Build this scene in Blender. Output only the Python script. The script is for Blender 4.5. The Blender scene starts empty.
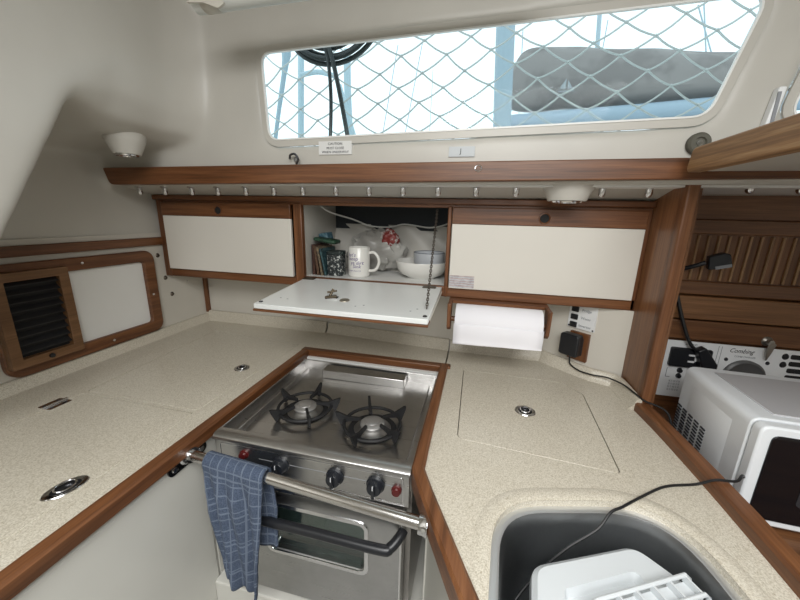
import bpy, bmesh, math, random
from mathutils import Vector, Matrix
random.seed(7)
C = bpy.context.scene.collection
SC = bpy.context.scene

# ------------------------------------------------------------------ camera
PITCH, YAW, ROLL, FPX = math.radians(14.13), math.radians(12.93), math.radians(1.438), 336.5
EYE = Vector((0, 0, 1.42))
FW = Vector((-math.sin(YAW)*math.cos(PITCH), math.cos(YAW)*math.cos(PITCH), -math.sin(PITCH)))
R0 = Vector((math.cos(YAW), math.sin(YAW), 0)); U0 = R0.cross(FW)
RT = R0*math.cos(ROLL) + U0*math.sin(ROLL); UP = RT.cross(FW)
cam = bpy.data.objects.new('camera', bpy.data.cameras.new('camera')); C.objects.link(cam)
cam.matrix_world = Matrix(((RT.x, UP.x, -FW.x, EYE.x), (RT.y, UP.y, -FW.y, EYE.y), (RT.z, UP.z, -FW.z, EYE.z), (0, 0, 0, 1)))
cam.data.sensor_width = 36; cam.data.lens = FPX/800*36; cam.data.clip_start = .02; cam.data.clip_end = 200
SC.camera = cam

# ------------------------------------------------------------------ world, light, exposure
w = bpy.data.worlds.new('overcast_sky'); SC.world = w; w.use_nodes = True
bg = w.node_tree.nodes['Background']; bg.inputs[0].default_value = (.84, .95, 1, 1); bg.inputs[1].default_value = 1.5
def area(name, loc, rot, sx, sy, power, col):
    l = bpy.data.lights.new(name, 'AREA'); l.shape = 'RECTANGLE'; l.size = sx; l.size_y = sy; l.energy = power; l.color = col
    o = bpy.data.objects.new(name, l); C.objects.link(o); o.location = loc; o.rotation_euler = rot; return o
area('companionway_daylight', (.15, -.45, 2.03), (math.radians(12), 0, 0), 1.0, .75, 30, (1, .99, .96))
area('rear_fill_light', (.25, -1.35, 1.95), (math.radians(52), 0, 0), 1.2, .7, 12, (.96, .98, 1))  # added forward fill behind the camera; no hatch opening exists there
SC.view_settings.view_transform = 'Standard'; SC.view_settings.look = 'None'
SC.view_settings.exposure = 0.0; SC.view_settings.gamma = 1; SC.view_settings.use_curve_mapping = False

def ray(px, py): return FW + RT*((px-400)/FPX) - UP*((py-300)/FPX)
def aty(px, py, Y): d = ray(px, py); return EYE + d*(Y/d.y)
def atz(px, py, Z): d = ray(px, py); return EYE + d*((Z-EYE.z)/d.z)
def atx(px, py, X): d = ray(px, py); return EYE + d*(X/d.x)

# ------------------------------------------------------------------ materials
def mat(name, col, rough=.5, metal=0, **kw):
    m = bpy.data.materials.new(name); m.use_nodes = True
    b = m.node_tree.nodes['Principled BSDF']
    b.inputs['Base Color'].default_value = (*col, 1); b.inputs['Roughness'].default_value = rough; b.inputs['Metallic'].default_value = metal
    for k, v in kw.items(): b.inputs[k.replace('_', ' ')].default_value = v
    return m
def nodes(m): return m.node_tree.nodes, m.node_tree.links, m.node_tree.nodes['Principled BSDF']
def coords(m, scale=(1, 1, 1)):
    n, l, b = nodes(m); t = n.new('ShaderNodeTexCoord'); mp = n.new('ShaderNodeMapping'); mp.inputs['Scale'].default_value = scale
    l.new(t.outputs['Object'], mp.inputs['Vector']); return mp.outputs[0]
def ramp(m, src, stops):
    n, l, b = nodes(m); r = n.new('ShaderNodeValToRGB'); l.new(src, r.inputs[0])
    while len(r.color_ramp.elements) < len(stops): r.color_ramp.elements.new(.5)
    for e, (p, c) in zip(r.color_ramp.elements, stops): e.position = p; e.color = (*c, 1)
    return r.outputs[0]
def mixc(m, f, a, b_, mode='MIX'):
    n, l, b = nodes(m); x = n.new('ShaderNodeMix'); x.data_type = 'RGBA'; x.blend_type = mode
    for s, i in ((f, 0), (a, 6), (b_, 7)):
        if hasattr(s, 'links') or isinstance(s, bpy.types.NodeSocket): l.new(s, x.inputs[i])
        elif isinstance(s, (int, float)): x.inputs[i].default_value = s
        else: x.inputs[i].default_value = (*s, 1)
    return x.outputs[2]
def noise(m, vec, scale, detail=3, rough=.5):
    n, l, b = nodes(m); x = n.new('ShaderNodeTexNoise'); x.inputs['Scale'].default_value = scale; x.inputs['Detail'].default_value = detail
    x.inputs['Roughness'].default_value = rough; l.new(vec, x.inputs['Vector']); return x.outputs[0]
def bump(m, src, strength=.2, dist=.002):
    n, l, b = nodes(m); x = n.new('ShaderNodeBump'); x.inputs['Strength'].default_value = strength; x.inputs['Distance'].default_value = dist
    l.new(src, x.inputs['Height']); l.new(x.outputs[0], b.inputs['Normal'])
def setc(m, s): m.node_tree.links.new(s, m.node_tree.nodes['Principled BSDF'].inputs['Base Color'])

def wood(name, dark, mid, light, axis=0, rough=.38):
    m = mat(name, mid, rough); sc = [55, 55, 55]; sc[axis] = 2.2
    v = coords(m, sc); a = noise(m, v, 1.0, 5, .65)
    sc2 = [260, 260, 260]; sc2[axis] = 9
    v2 = coords(m, sc2); b = noise(m, v2, 1.0, 3, .6)
    c1 = ramp(m, a, [(.3, dark), (.52, mid), (.75, light)])
    c2 = ramp(m, b, [(.3, (.55, .5, .45)), (.6, (1, 1, 1))])
    setc(m, mixc(m, .6, c1, c2, 'MULTIPLY')); bump(m, b, .12, .001); return m
TK = ((.075, .028, .010), (.165, .064, .024), (.26, .112, .046))
W = [wood('teak_%s' % 'xyz'[i], *TK, i) for i in range(3)]
NK = [wood('nook_mahogany_%s' % 'xyz'[i], (.085, .033, .012), (.165, .070, .028), (.25, .115, .048), i) for i in range(3)]
BK = wood('bulkhead_veneer', (.15, .060, .024), (.235, .102, .044), (.32, .155, .07), 2, .33)
VW = wood('vent_oak', (.13, .062, .026), (.19, .096, .042), (.27, .145, .07), 1, .45)
SHW = wood('worn_shelf_teak', (.12, .055, .02), (.27, .14, .055), (.50, .32, .16), 1, .55)
BEAD = wood('bead_wood', (.20, .11, .045), (.32, .18, .08), (.42, .26, .13), 2)

def painted(name, col, rough=.4, var=.06):
    m = mat(name, col, rough); v = coords(m); a = noise(m, v, 3.5, 3)
    setc(m, ramp(m, a, [(.3, tuple(c*(1-var) for c in col)), (.7, tuple(min(1, c*(1+var)) for c in col))]))
    b = noise(m, v, 160, 2); bump(m, b, .04, .001); return m
LINER = painted('gelcoat_liner', (.52, .50, .455), .38)
HULLW = painted('hull_liner', (.60, .57, .51), .42)
DOORW = painted('cabinet_laminate', (.70, .67, .61), .30, .02)
CABW = painted('base_cabinet_gelcoat', (.62, .61, .565), .28, .04)
WHITE = painted('white_paint', (.80, .80, .78), .35, .03)
FLAPW = painted('flap_white', (.78, .80, .79), .25, .03)
def granite():
    m = mat('speckled_counter', (.5, .46, .38), .33); v = coords(m)
    a = noise(m, v, 420, 2, .6); b = noise(m, v, 330, 2, .5); d = noise(m, v, 2.5, 3)
    base = ramp(m, a, [(.34, (.46, .415, .33)), (.5, (.60, .555, .465)), (.66, (.70, .66, .57))])
    sp = ramp(m, b, [(.30, (.70, .66, .58)), (.40, (1, 1, 1))])
    c = mixc(m, .8, base, sp, 'MULTIPLY'); sh = ramp(m, d, [(.3, (.94, .93, .92)), (.7, (1, 1, 1))])
    setc(m, mixc(m, 1.0, c, sh, 'MULTIPLY')); return m
CT = granite()
def steel(name, col, rough, axis=0, metal=1):
    m = mat(name, col, rough, metal); n, l, b = nodes(m)
    sc = [400, 400, 400]; sc[axis] = 6; a = noise(m, coords(m, sc), 1, 2)
    st = noise(m, coords(m), 9, 4, .7)
    l.new(ramp(m, a, [(.3, (rough*.9,)*3), (.7, (rough*1.15,)*3)]), b.inputs['Roughness'])
    setc(m, ramp(m, st, [(.3, tuple(c*.82 for c in col)), (.7, col)])); bump(m, a, .015, .0003); return m
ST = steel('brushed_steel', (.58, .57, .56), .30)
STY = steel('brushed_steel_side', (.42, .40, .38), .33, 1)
STD = steel('oven_door_steel', (.50, .50, .50), .30)
CHROME = mat('polished_chrome', (.75, .75, .76), .13, 1)
RAILM = mat('polished_rail', (.66, .64, .62), .2, 1)
SINKM = steel('sink_steel', (.34, .345, .35), .34)
BLK = mat('black_plastic', (.012, .013, .016), .35)
NAVY = mat('dark_blue_black_plastic', (.012, .014, .019), .32)
IRON = mat('black_cast_iron', (.008, .008, .009), .62)
RUB = mat('black_rubber_cable', (.010, .010, .011), .45)
DARK = mat('dark_void', (.012, .012, .012), .8)
RED = mat('red_plastic', (.09, .008, .008), .35)
WPL = mat('white_plastic', (.78, .79, .80), .35)
MWP = mat('microwave_white_enamel', (.80, .83, .86), .3)
MWT = mat('microwave_top_enamel', (.52, .52, .54), .33)
GLS = mat('black_glass', (.006, .006, .008), .06, 0)
CER = mat('white_ceramic', (.74, .73, .69), .2)
GREYC = mat('grey_rimmed_glass', (.50, .52, .55), .18)
GREYR = mat('grey_glaze', (.15, .17, .2), .25)
PAPER = painted('paper_towel', (.83, .82, .86), .9, .02)
INK = mat('black_ink', (.02, .02, .025), .6)
PURP = mat('purple_print', (.09, .05, .22), .5)
GINK = mat('grey_ink', (.25, .26, .28), .6)
LABEL = mat('label_paper', (.72, .72, .71), .5)
LAMPG = mat('lamp_lens', (.55, .56, .55), .12)
LIDW = mat('white_polyethylene', (.62, .65, .67), .4)
GLASS = bpy.data.materials.new('window_glass'); GLASS.use_nodes = True
_n = GLASS.node_tree.nodes; _l = GLASS.node_tree.links; _n.clear()
_o = _n.new('ShaderNodeOutputMaterial'); _t = _n.new('ShaderNodeBsdfTransparent'); _g = _n.new('ShaderNodeBsdfGlossy'); _x = _n.new('ShaderNodeMixShader')
_t.inputs[0].default_value = (.95, .985, .99, 1); _g.inputs['Roughness'].default_value = .03; _x.inputs[0].default_value = .0025
_l.new(_t.outputs[0], _x.inputs[1]); _l.new(_g.outputs[0], _x.inputs[2]); _l.new(_x.outputs[0], _o.inputs[0])
def clearm(name, tint, f, rough=.15):
    m = GLASS.copy(); m.name = name
    for nd in m.node_tree.nodes:
        if nd.type == 'BSDF_TRANSPARENT': nd.inputs[0].default_value = (*tint, 1)
        if nd.type == 'MIX_SHADER': nd.inputs[0].default_value = f
        if nd.type == 'BSDF_GLOSSY': nd.inputs['Roughness'].default_value = rough
    return m
OVG = clearm('oven_window_glass', (.62, .72, .70), .14, .05)

# ------------------------------------------------------------------ mesh builder
def rr(x0, x1, y0, y1, r, n=5):
    p = []
    for cx, cy, a0 in ((x1-r, y1-r, 0), (x0+r, y1-r, 90), (x0+r, y0+r, 180), (x1-r, y0+r, 270)):
        for k in range(n+1):
            a = math.radians(a0+90*k/n); p.append((cx+r*math.cos(a), cy+r*math.sin(a)))
    return p
def rpoly(pts, r, n=5):
    out = []; N = len(pts); rs = r if isinstance(r, (list, tuple)) else [r]*N
    for i in range(N):
        p = Vector(pts[i]); a = (Vector(pts[i-1])-p); b = (Vector(pts[(i+1) % N])-p)
        if rs[i] <= 0: out.append(tuple(p)); continue
        an = a.angle(b); d = min(rs[i]/math.tan(an/2), a.length*.49, b.length*.49)
        s = p+a.normalized()*d; e = p+b.normalized()*d
        for k in range(n+1):
            t = k/n; q = s*(1-t)**2+p*2*t*(1-t)+e*t*t; out.append((q.x, q.y))
    return out
def mapax(ax, u, v, h):   # 2-d point (u,v) and height h along axis ax
    return {'z': (u, v, h), 'y': (u, h, v), 'x': (h, u, v)}[ax]
def catmull(pts, k=6):
    P = [Vector(p) for p in pts]; P = [P[0]*2-P[1]]+P+[P[-1]*2-P[-2]]; out = []
    for i in range(1, len(P)-2):
        a, b, c, d = P[i-1:i+3]
        for j in range(k):
            t = j/k; out.append(.5*((2*b)+(c-a)*t+(2*a-5*b+4*c-d)*t*t+(3*b-a-3*c+d)*t**3))
    return out+[P[-2]]
class MB:
    def __init__(s): s.bm = bmesh.new(); s.M = Matrix()
    def v(s, p): return s.bm.verts.new(s.M @ Vector(p))
    def f(s, vs):
        try: return s.bm.faces.new(vs)
        except ValueError: return None
    def hexa(s, P):
        v = [s.v(p) for p in P]
        for q in ((0, 3, 2, 1), (4, 5, 6, 7), (0, 1, 5, 4), (1, 2, 6, 5), (2, 3, 7, 6), (3, 0, 4, 7)): s.f([v[i] for i in q])
        return s
    def box(s, x0, x1, y0, y1, z0, z1):
        return s.hexa([(x0, y0, z0), (x1, y0, z0), (x1, y1, z0), (x0, y1, z0), (x0, y0, z1), (x1, y0, z1), (x1, y1, z1), (x0, y1, z1)])
    def prism(s, poly, h0, h1, ax='z'):
        a = [s.v(mapax(ax, u, v, h0)) for u, v in poly]; b = [s.v(mapax(ax, u, v, h1)) for u, v in poly]
        s.f(a); s.f(b[::-1]); n = len(a)
        for i in range(n): s.f([a[i], a[(i+1) % n], b[(i+1) % n], b[i]])
        return s
    def ring(s, outer, inner, h0, h1, ax='z'):
        n = len(outer); L = [[s.v(mapax(ax, u, v, h)) for u, v in P] for P in (outer, inner) for h in (h0, h1)]
        o0, o1, i0, i1 = L
        for i in range(n):
            j = (i+1) % n
            s.f([o0[i], o0[j], o1[j], o1[i]]); s.f([i0[j], i0[i], i1[i], i1[j]]); s.f([o1[i], o1[j], i1[j], i1[i]]); s.f([o0[j], o0[i], i0[i], i0[j]])
        return s
    def holed(s, outer, holes, h0, h1, ax='z'):
        t = bmesh.new()
        for P in [outer]+holes:
            vs = [t.verts.new(mapax(ax, u, v, h0)) for u, v in P]
            for i in range(len(vs)): t.edges.new((vs[i-1], vs[i]))
        bmesh.ops.triangle_fill(t, edges=t.edges[:], use_beauty=True, use_dissolve=False)
        r = bmesh.ops.extrude_face_region(t, geom=t.faces[:])
        d = Vector(mapax(ax, 0, 0, h1-h0))
        for v in [g for g in r['geom'] if isinstance(g, bmesh.types.BMVert)]: v.co += d
        me = bpy.data.meshes.new('t'); t.to_mesh(me); t.free(); s.bm.from_mesh(me); bpy.data.meshes.remove(me); return s
    def tube(s, pts, r, n=10, closed=False, cap=True):
        P = [Vector(p) for p in pts]; N = len(P); rings = []; up = None
        for i in range(N):
            a = P[i-1] if (i > 0 or closed) else P[i]; b = P[(i+1) % N] if (i < N-1 or closed) else P[i]
            t = (b-a).normalized()
            if up is None: up = t.orthogonal().normalized()
            up = (up-t*up.dot(t)).normalized(); q = t.cross(up); rad = r[i] if isinstance(r, (list, tuple)) else r
            rings.append([s.v(P[i]+(up*math.cos(2*math.pi*k/n)+q*math.sin(2*math.pi*k/n))*rad) for k in range(n)])
        for i in range(N if closed else N-1):
            A, B = rings[i], rings[(i+1) % N]
            for k in range(n): s.f([A[k], A[(k+1) % n], B[(k+1) % n], B[k]])
        if cap and not closed: s.f(rings[0][::-1]); s.f(rings[-1])
        return s
    def lathe(s, prof, c=(0, 0, 0), n=32, ax=(0, 0, 1), sx=1, sy=1):
        q = Vector((0, 0, 1)).rotation_difference(Vector(ax)).to_matrix().to_4x4(); M = Matrix.Translation(c) @ q; rings = []
        for r, z in prof:
            if r <= 1e-6: rings.append([s.v(M @ Vector((0, 0, z)))])
            else: rings.append([s.v(M @ Vector((r*sx*math.cos(2*math.pi*k/n), r*sy*math.sin(2*math.pi*k/n), z))) for k in range(n)])
        for A, B in zip(rings, rings[1:]):
            for k in range(n):
                j = (k+1) % n
                if len(A) == 1 and len(B) == 1: continue
                if len(A) == 1: s.f([A[0], B[j], B[k]])
                elif len(B) == 1: s.f([A[k], A[j], B[0]])
                else: s.f([A[k], A[j], B[j], B[k]])
        return s
    def cyl(s, a, b, r, n=16): return s.tube([a, b], r, n)
    def grid(s, rows, closed_u=False):
        V = [[s.v(p) for p in row] for row in rows]
        for A, B in zip(V, V[1:]):
            for k in range(len(A)-1): s.f([A[k], A[k+1], B[k+1], B[k]])
        return s
    def build(s, name, m, parent=None, bevel=0, org=None, flat=False, seg=2, normals=True):
        bm = s.bm
        if normals: bmesh.ops.recalc_face_normals(bm, faces=bm.faces[:])
        if org is None:
            if parent is not None: org = parent.location.copy()
            else:
                xs = [v.co for v in bm.verts]
                org = Vector((sum(c.x for c in xs)/len(xs), sum(c.y for c in xs)/len(xs), min(c.z for c in xs)))
                if parent is None and name.split('_')[0] in ('wall', 'floor', 'ceiling', 'trim', 'window'): org = Vector((0, 0, 0))
        if parent is not None and parent.parent is not None: org = parent.location+parent.parent.location
        org = Vector(org)
        for v in bm.verts: v.co -= org
        me = bpy.data.meshes.new(name); bm.to_mesh(me); bm.free(); me.materials.append(m)
        if not flat:
            for p in me.polygons: p.use_smooth = True
            me.set_sharp_from_angle(angle=math.radians(38))
        o = bpy.data.objects.new(name, me); C.objects.link(o)
        if parent is not None: o.parent = parent
        else: o.location = org
        if bevel:
            b = o.modifiers.new('bevel', 'BEVEL'); b.width = bevel; b.segments = seg; b.limit_method = 'ANGLE'; b.angle_limit = math.radians(40); b.harden_normals = False
        return o
def tag(o, label, cat, group=None, kind=None):
    if label: o['label'] = label
    if cat: o['category'] = cat
    if group: o['group'] = group
    if kind: o['kind'] = kind
    return o
def thing(name, label, cat, loc, group=None):
    o = bpy.data.objects.new(name, None); C.objects.link(o); o.location = loc; o.empty_display_size = .05
    return tag(o, label, cat, group)
def struct(o): o['kind'] = 'structure'; return o
def copy_tree(o, parent=None):
    c = o.copy(); C.objects.link(c); c.parent = parent
    for ch in list(o.children): copy_tree(ch, c)
    return c
def text(body, size, m, parent, M, name='lettering', ext=.0003, align='CENTER', shear=0, space=1):
    cu = bpy.data.curves.new('t', 'FONT'); cu.body = body; cu.size = size; cu.extrude = ext; cu.align_x = align; cu.align_y = 'CENTER'; cu.shear = shear
    cu.space_character = space; cu.resolution_u = 2
    t = bpy.data.objects.new('t', cu); C.objects.link(t); bpy.context.view_layer.update()
    me = bpy.data.meshes.new_from_object(t.evaluated_get(bpy.context.evaluated_depsgraph_get()))
    bpy.data.objects.remove(t); bpy.data.curves.remove(cu)
    off = parent.location.copy() if parent else Vector()
    if parent and parent.parent: off += parent.parent.location
    me.transform(Matrix.Translation(-off) @ M); me.materials.clear(); me.materials.append(m); me.name = name
    o = bpy.data.objects.new(name, me); C.objects.link(o); o.parent = parent; return o
def facing(p, ax='-y'):   # text matrix: readable from the viewer side
    if ax == '-y': R = Matrix(((1, 0, 0, 0), (0, 0, -1, 0), (0, 1, 0, 0), (0, 0, 0, 1)))
    return Matrix.Translation(p) @ R

# ================================================================== STRUCTURE
XL = -1.235   # left hull wall
struct(MB().box(-1.6, 1.8, -2.0, 1.6, -.05, 0).build('floor', painted('pale_sole', (.40, .39, .37), .5, .1)))
m = MB(); m.holed([(-1.6, -2.0), (1.8, -2.0), (1.8, .99), (-1.6, .99)], [[(-.45, -1.0), (.75, -1.0), (.75, -.1), (-.45, -.1)]], 2.05, 2.09)
struct(m.build('ceiling', LINER))
struct(MB().box(-1.6, 1.8, -2.05, -2.0, 0, 2.05).build('wall_rear', HULLW))
struct(MB().box(1.8, 1.85, -2.0, 1.6, 0, 2.05).build('wall_starboard', HULLW))
struct(MB().box(-1.30, XL, -2.0, 1.40, 0, 1.33).build('wall_left', HULLW, bevel=.0))
struct(MB().prism([(-1.30, 1.36), (-1.30, 1.30), (-.62, 1.30), (-.08, 1.25), (.25, 1.245), (.385, 1.125), (.462, 1.095), (.462, 1.36)], 0, 1.16).build('wall_back', HULLW))
# moulded liner: window wall, left trunk side, sunken lamp corner, one soft-cornered shell
WIN = rpoly([(-.608, 1.618), (.457, 1.642), (.516, 1.862), (-.617, 1.836)], [.035, .045, .03, .03], 6)
W2 = rpoly([(.598, 1.632), (1.25, 1.64), (1.30, 1.86), (.645, 1.85)], .03, 6)
m = MB()
def grow(P, d):
    out = []
    for i in range(len(P)):
        a = Vector(P[(i+1) % len(P)])-Vector(P[i-1]); nn = Vector((a.y, -a.x)).normalized(); out.append(tuple(Vector(P[i])+nn*d))
    return out
m.holed([(-1.36, 1.50), (1.8, 1.50), (1.8, 2.06), (-1.36, 2.06)], [grow(WIN, .011)[::-1], grow(W2, .011)[::-1]], .932, .955, 'y')
def zb(y):
    if y < .61: return max(1.20, 1.35+1.78*(y-.442))
    return 1.65-.045*min(1, (y-.61)/.12)
ys = [-2.0, .30] + [.36+.02*i for i in range(28)] + [.95]
lo = []
V = []
for y in ys:
    b = zb(y); c = max(0, min(1, (y-.585)/.13)); xw = -.85+.055*max(0, (y-.82)/.11)**2
    V.append([m.v(p) for p in ((xw, y, 2.08), (xw, y, b+.15*c+.002), (xw-.015*c, y, b+.08*c+.001), (xw-.05*c, y, b+.03*c), (xw-.11*c-.001, y, b+.006*c), (-1.15, y, b-.004), (-1.38, y, b-.03), (-1.38, y, 2.08))])
for A, B in zip(V, V[1:]):
    for k in range(8): m.f([A[k], A[(k+1) % 8], B[(k+1) % 8], B[k]])
m.f(V[0]); m.f(V[-1][::-1])
m.box(-1.38, -1.24, .30, 1.02, 1.28, 1.70)
m.box(-1.38, -1.24, .90, 1.44, 1.10, 1.56)
m.hexa([(-1.38, .84, 1.98), (1.8, .80, 2.05), (1.8, .96, 2.02), (-1.38, .96, 1.94), (-1.38, .80, 2.08), (1.8, .80, 2.08), (1.8, .96, 2.08), (-1.38, .96, 2.08)])
liner = struct(m.build('wall_window', LINER, normals=True))
r = liner.modifiers.new('r', 'REMESH'); r.mode = 'VOXEL'; r.voxel_size = .009; r.use_smooth_shade = True
s_ = liner.modifiers.new('s', 'SMOOTH'); s_.factor = .5; s_.iterations = 24
# windows
def scale_poly(P, d):
    if sum(P[i-1][0]*P[i][1]-P[i][0]*P[i-1][1] for i in range(len(P))) < 0: d = -d
    c = Vector((sum(p[0] for p in P)/len(P), sum(p[1] for p in P)/len(P))); out = []
    n = len(P)
    for i in range(n):
        a = Vector(P[(i+1) % n])-Vector(P[i-1]); nn = Vector((a.y, -a.x)).normalized()
        out.append(tuple(Vector(P[i])+nn*d))
    return out
for nm, P in (('window_1', WIN), ('window_2', W2)):
    f = MB().ring(scale_poly(P, .018), scale_poly(P, -.001), .9285, .9340, 'y').build(nm, LINER); struct(f)
    MB().ring(scale_poly(P, .0015), scale_poly(P, -.0025), .9265, .9341, 'y').build('glazing_bead', WHITE, f)
    MB().prism(scale_poly(P, .012), .9341, .9381, 'y').build('pane', GLASS, f)
# side deck underside behind the batten, and above the nook
struct(MB().hexa([(-1.30, .935, 1.505), (.47, .935, 1.522), (.47, 1.16, 1.462), (-1.30, 1.16, 1.462), (-1.30, .935, 1.54), (.47, .935, 1.56), (.47, 1.16, 1.54), (-1.30, 1.16, 1.54)]).build('ceiling_side_deck', LINER))
struct(MB().hexa([(.47, .935, 1.522), (1.8, .935, 1.53), (1.8, 1.25, 1.500), (.47, 1.25, 1.492), (.47, .935, 1.56), (1.8, .935, 1.57), (1.8, 1.25, 1.54), (.47, 1.25, 1.54)]).build('ceiling_nook', LINER))
# fillers behind
struct(MB().box(-1.30, 1.8, 1.42, 1.46, 1.1, 1.55).build('wall_outboard', DARK))
# long teak batten under the window
bt = MB().prism(rpoly([(-1.207, 1.540), (-1.19, 1.494), (1.75, 1.528), (1.75, 1.566), (-1.207, 1.546)], [.004, .02, 0, 0, .004]), .908, .940, 'y').build('trim_1', W[0], bevel=.003); struct(bt)
struct(MB().box(XL-.002, XL+.013, -.4, 1.10, 1.284, 1.314).build('trim_2', W[1], bevel=.003))
struct(MB().box(XL, XL+.014, 1.283, 1.302, .93, 1.2).build('trim_3', W[2], bevel=.002))

# bulkhead end (teak faced) and nook
struct(MB().box(.462, .484, .975, 1.36, .0, 1.50).build('wall_bulkhead', BK))
struct(MB().prism(rpoly([(.458, .975), (.458, .945), (.484, .945), (.484, .975)], .005, 3), .0, 1.52).build('trim_4', wood('bulkhead_edge_teak', (.10, .038, .014), (.18, .072, .028), (.27, .125, .055), 2)))
struct(MB().box(.49, 1.8, 1.215, 1.26, .5, 1.53).build('wall_nook', NK[0]))
struct(MB().box(.484, .508, .985, 1.215, .6, 1.50).build('wall_nook_side', NK[2]))

# nook back panelling: one timber panelling unit with beads
nk = thing('timber_panelling', 'mahogany panelling with raised vertical beads behind the microwave', 'panelling', (.9, 1.2, 1.06))
MB().box(.508, 1.75, 1.200, 1.215, 1.43, 1.50).build('top_rail', NK[0], nk, .002)
MB().box(.508, 1.75, 1.195, 1.215, 1.388, 1.43).build('top_rail', NK[0], nk, .003)
MB().box(.508, 1.75, 1.205, 1.215, 1.243, 1.388).build('bead_board', NK[2], nk)
for i in range(34):
    x = .612+.0262*i
    b = MB().prism(rr(x-.0035, x+.0035, 1.199, 1.209, .003, 3), 1.25, 1.384).build('bead', BEAD, nk)
MB().box(.508, 1.75, 1.192, 1.215, 1.205, 1.247).build('lower_rail', NK[0], nk, .004)
MB().box(.508, 1.75, 1.180, 1.215, 1.130, 1.202).build('lower_rail', wood('nook_light_rail', (.13, .055, .02), (.22, .10, .038), (.30, .15, .065), 0), nk, .003)
MB().box(.508, 1.75, 1.186, 1.215, 1.062, 1.124).build('lower_rail', NK[0], nk, .003)
MB().box(.508, 1.75, 1.186, 1.215, .82, .878).build('lower_rail', NK[0], nk, .003)
struct(MB().box(.49, 1.8, .30, 1.215, .80, .822).build('trim_5', NK[0]))

# ================================================================== LEFT COUNTER
YB = 1.285
lc = thing('base_cabinet', 'white moulded base cabinet under the left worktop', 'cabinet', (-.9, .3, 0))
MB().box(XL, -.60, -.4, .57, 0, .885).build('carcass', CABW, lc, .01)
MB().box(XL, -.60, .57, 1.30, .0, .885).build('stove_bay_side', CABW, lc)
ctl = thing('countertop', 'speckled cream left worktop with two flush locker lids and teak edge', 'worktop', (-.9, .4, .885))
L1 = rr(-1.040, -.674, -.30, .622, .008, 3); L2 = rpoly([(-1.040, .632), (-.674, .632), (-.655, 1.115), (-1.075, 1.155)], .01, 3)
MB().holed([(XL, -.4), (-.612, -.4), (-.612, 1.085), (-.612, YB), (XL, YB)], [L1[::-1], L2[::-1]], .885, .92).build('worktop', CT, ctl)
MB().box(-1.10, -.65, -.32, 1.17, .885, .905).build('rebate', mat('shadow_gap', (.2, .18, .15), .7), ctl)
for P in (L1, L2): MB().prism(scale_poly(P, -.0018) if True else P, .905, .9198).build('locker_lid', CT, ctl, .001)
# coved upstand
up = [(XL, .950), (XL+.010, .950), (XL+.016, .945), (XL+.020, .932), (XL+.034, .920), (XL, .920)]
MB().prism(up, -.4, YB, 'y').build('upstand', CT, ctl)
MB().prism([(YB+.013, .962), (YB+.004, .962), (YB-.002, .955), (YB-.006, .935), (YB-.022, .920), (YB+.013, .920)], XL, -.62, 'x').build('upstand', CT, ctl)
MB().prism([(-.616, .893), (-.590, .893), (-.586, .897), (-.586, .922), (-.590, .927), (-.612, .927), (-.616, .923)], -.4, 1.058, 'y').build('edge_trim', W[1], ctl)

def flush_latch(parent, c, rx, ry, ang=0, ring=True, name='flush_latch'):
    M = Matrix.Translation(c) @ Matrix.Rotation(ang, 4, 'Z'); b = MB(); b.M = M
    b.lathe([(0, .0002), (.6*rx, .0002), (.68*rx, .0012), (.95*rx, .0016), (rx, 0)], (0, 0, 0), 28, sy=ry/rx)
    o = b.build(name, CHROME, parent)
    b = MB(); b.M = M; b.lathe([(0, .0003), (.60*rx, .0008), (.66*rx, .0013)], (0, 0, 0), 24, sy=ry/rx); b.build('cup', mat('latch_cup_dark', (.05, .05, .055), .3, .8), o)
    if ring:
        b = MB(); b.M = M; b.tube([(.46*rx*math.cos(a/20*math.tau), .46*ry*math.sin(a/20*math.tau)+ry*.1, .003+.0025*math.sin(a/20*math.tau)) for a in range(20)], .0016, 8, True); b.build('lift_ring', CHROME, o)
    return o
flush_latch(ctl, (-.704, .363, .92), .034, .021, math.radians(72)) 
flush_latch(ctl, (-.729, .875, .92), .024, .024)
h = MB().prism(rr(-1.066, -1.022, .535, .585, .004), .9195, .9215).build('hinge', CHROME, ctl)
MB().cyl((-1.044, .533, .9225), (-1.044, .587, .9225), .0035).build('pin', CHROME, h)
for q in (.545, .575):
    for x in (-1.057, -1.031): MB().lathe([(0, .0005), (.003, .0004), (.0035, 0)], (x, q, .9217), 10).build('screw', INK, h)
# edge trim at back of the stove well, and white inner fascia
tb = thing('stove_well_trim', 'teak trim and white fascia behind the stove', 'trim', (-.33, 1.07, .92))
MB().box(-.616, -.064, 1.058, 1.086, .874, .928).build('teak_rail', W[0], tb, .003)
MB().box(-.60, -.09, 1.045, 1.058, .70, .905).build('fascia', WHITE, tb)
bs = MB().prism([(-.612, 1.086), (-.085, 1.086), (-.085, 1.249), (-.612, 1.298)], .86, .921).build('countertop', CT, bevel=.002); tag(bs, 'narrow speckled cream ledge between stove trim and back wall', 'worktop')
b = MB(); rows = [[(-.612, 1.299-o, z), (-.085, 1.250-o, z)] for o, z in ((0, .92), (0, .958), (.010, .958), (.015, .951), (.020, .935), (.036, .9212), (0, .9212))]
b.grid(rows).build('upstand', CT, bs)

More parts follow.
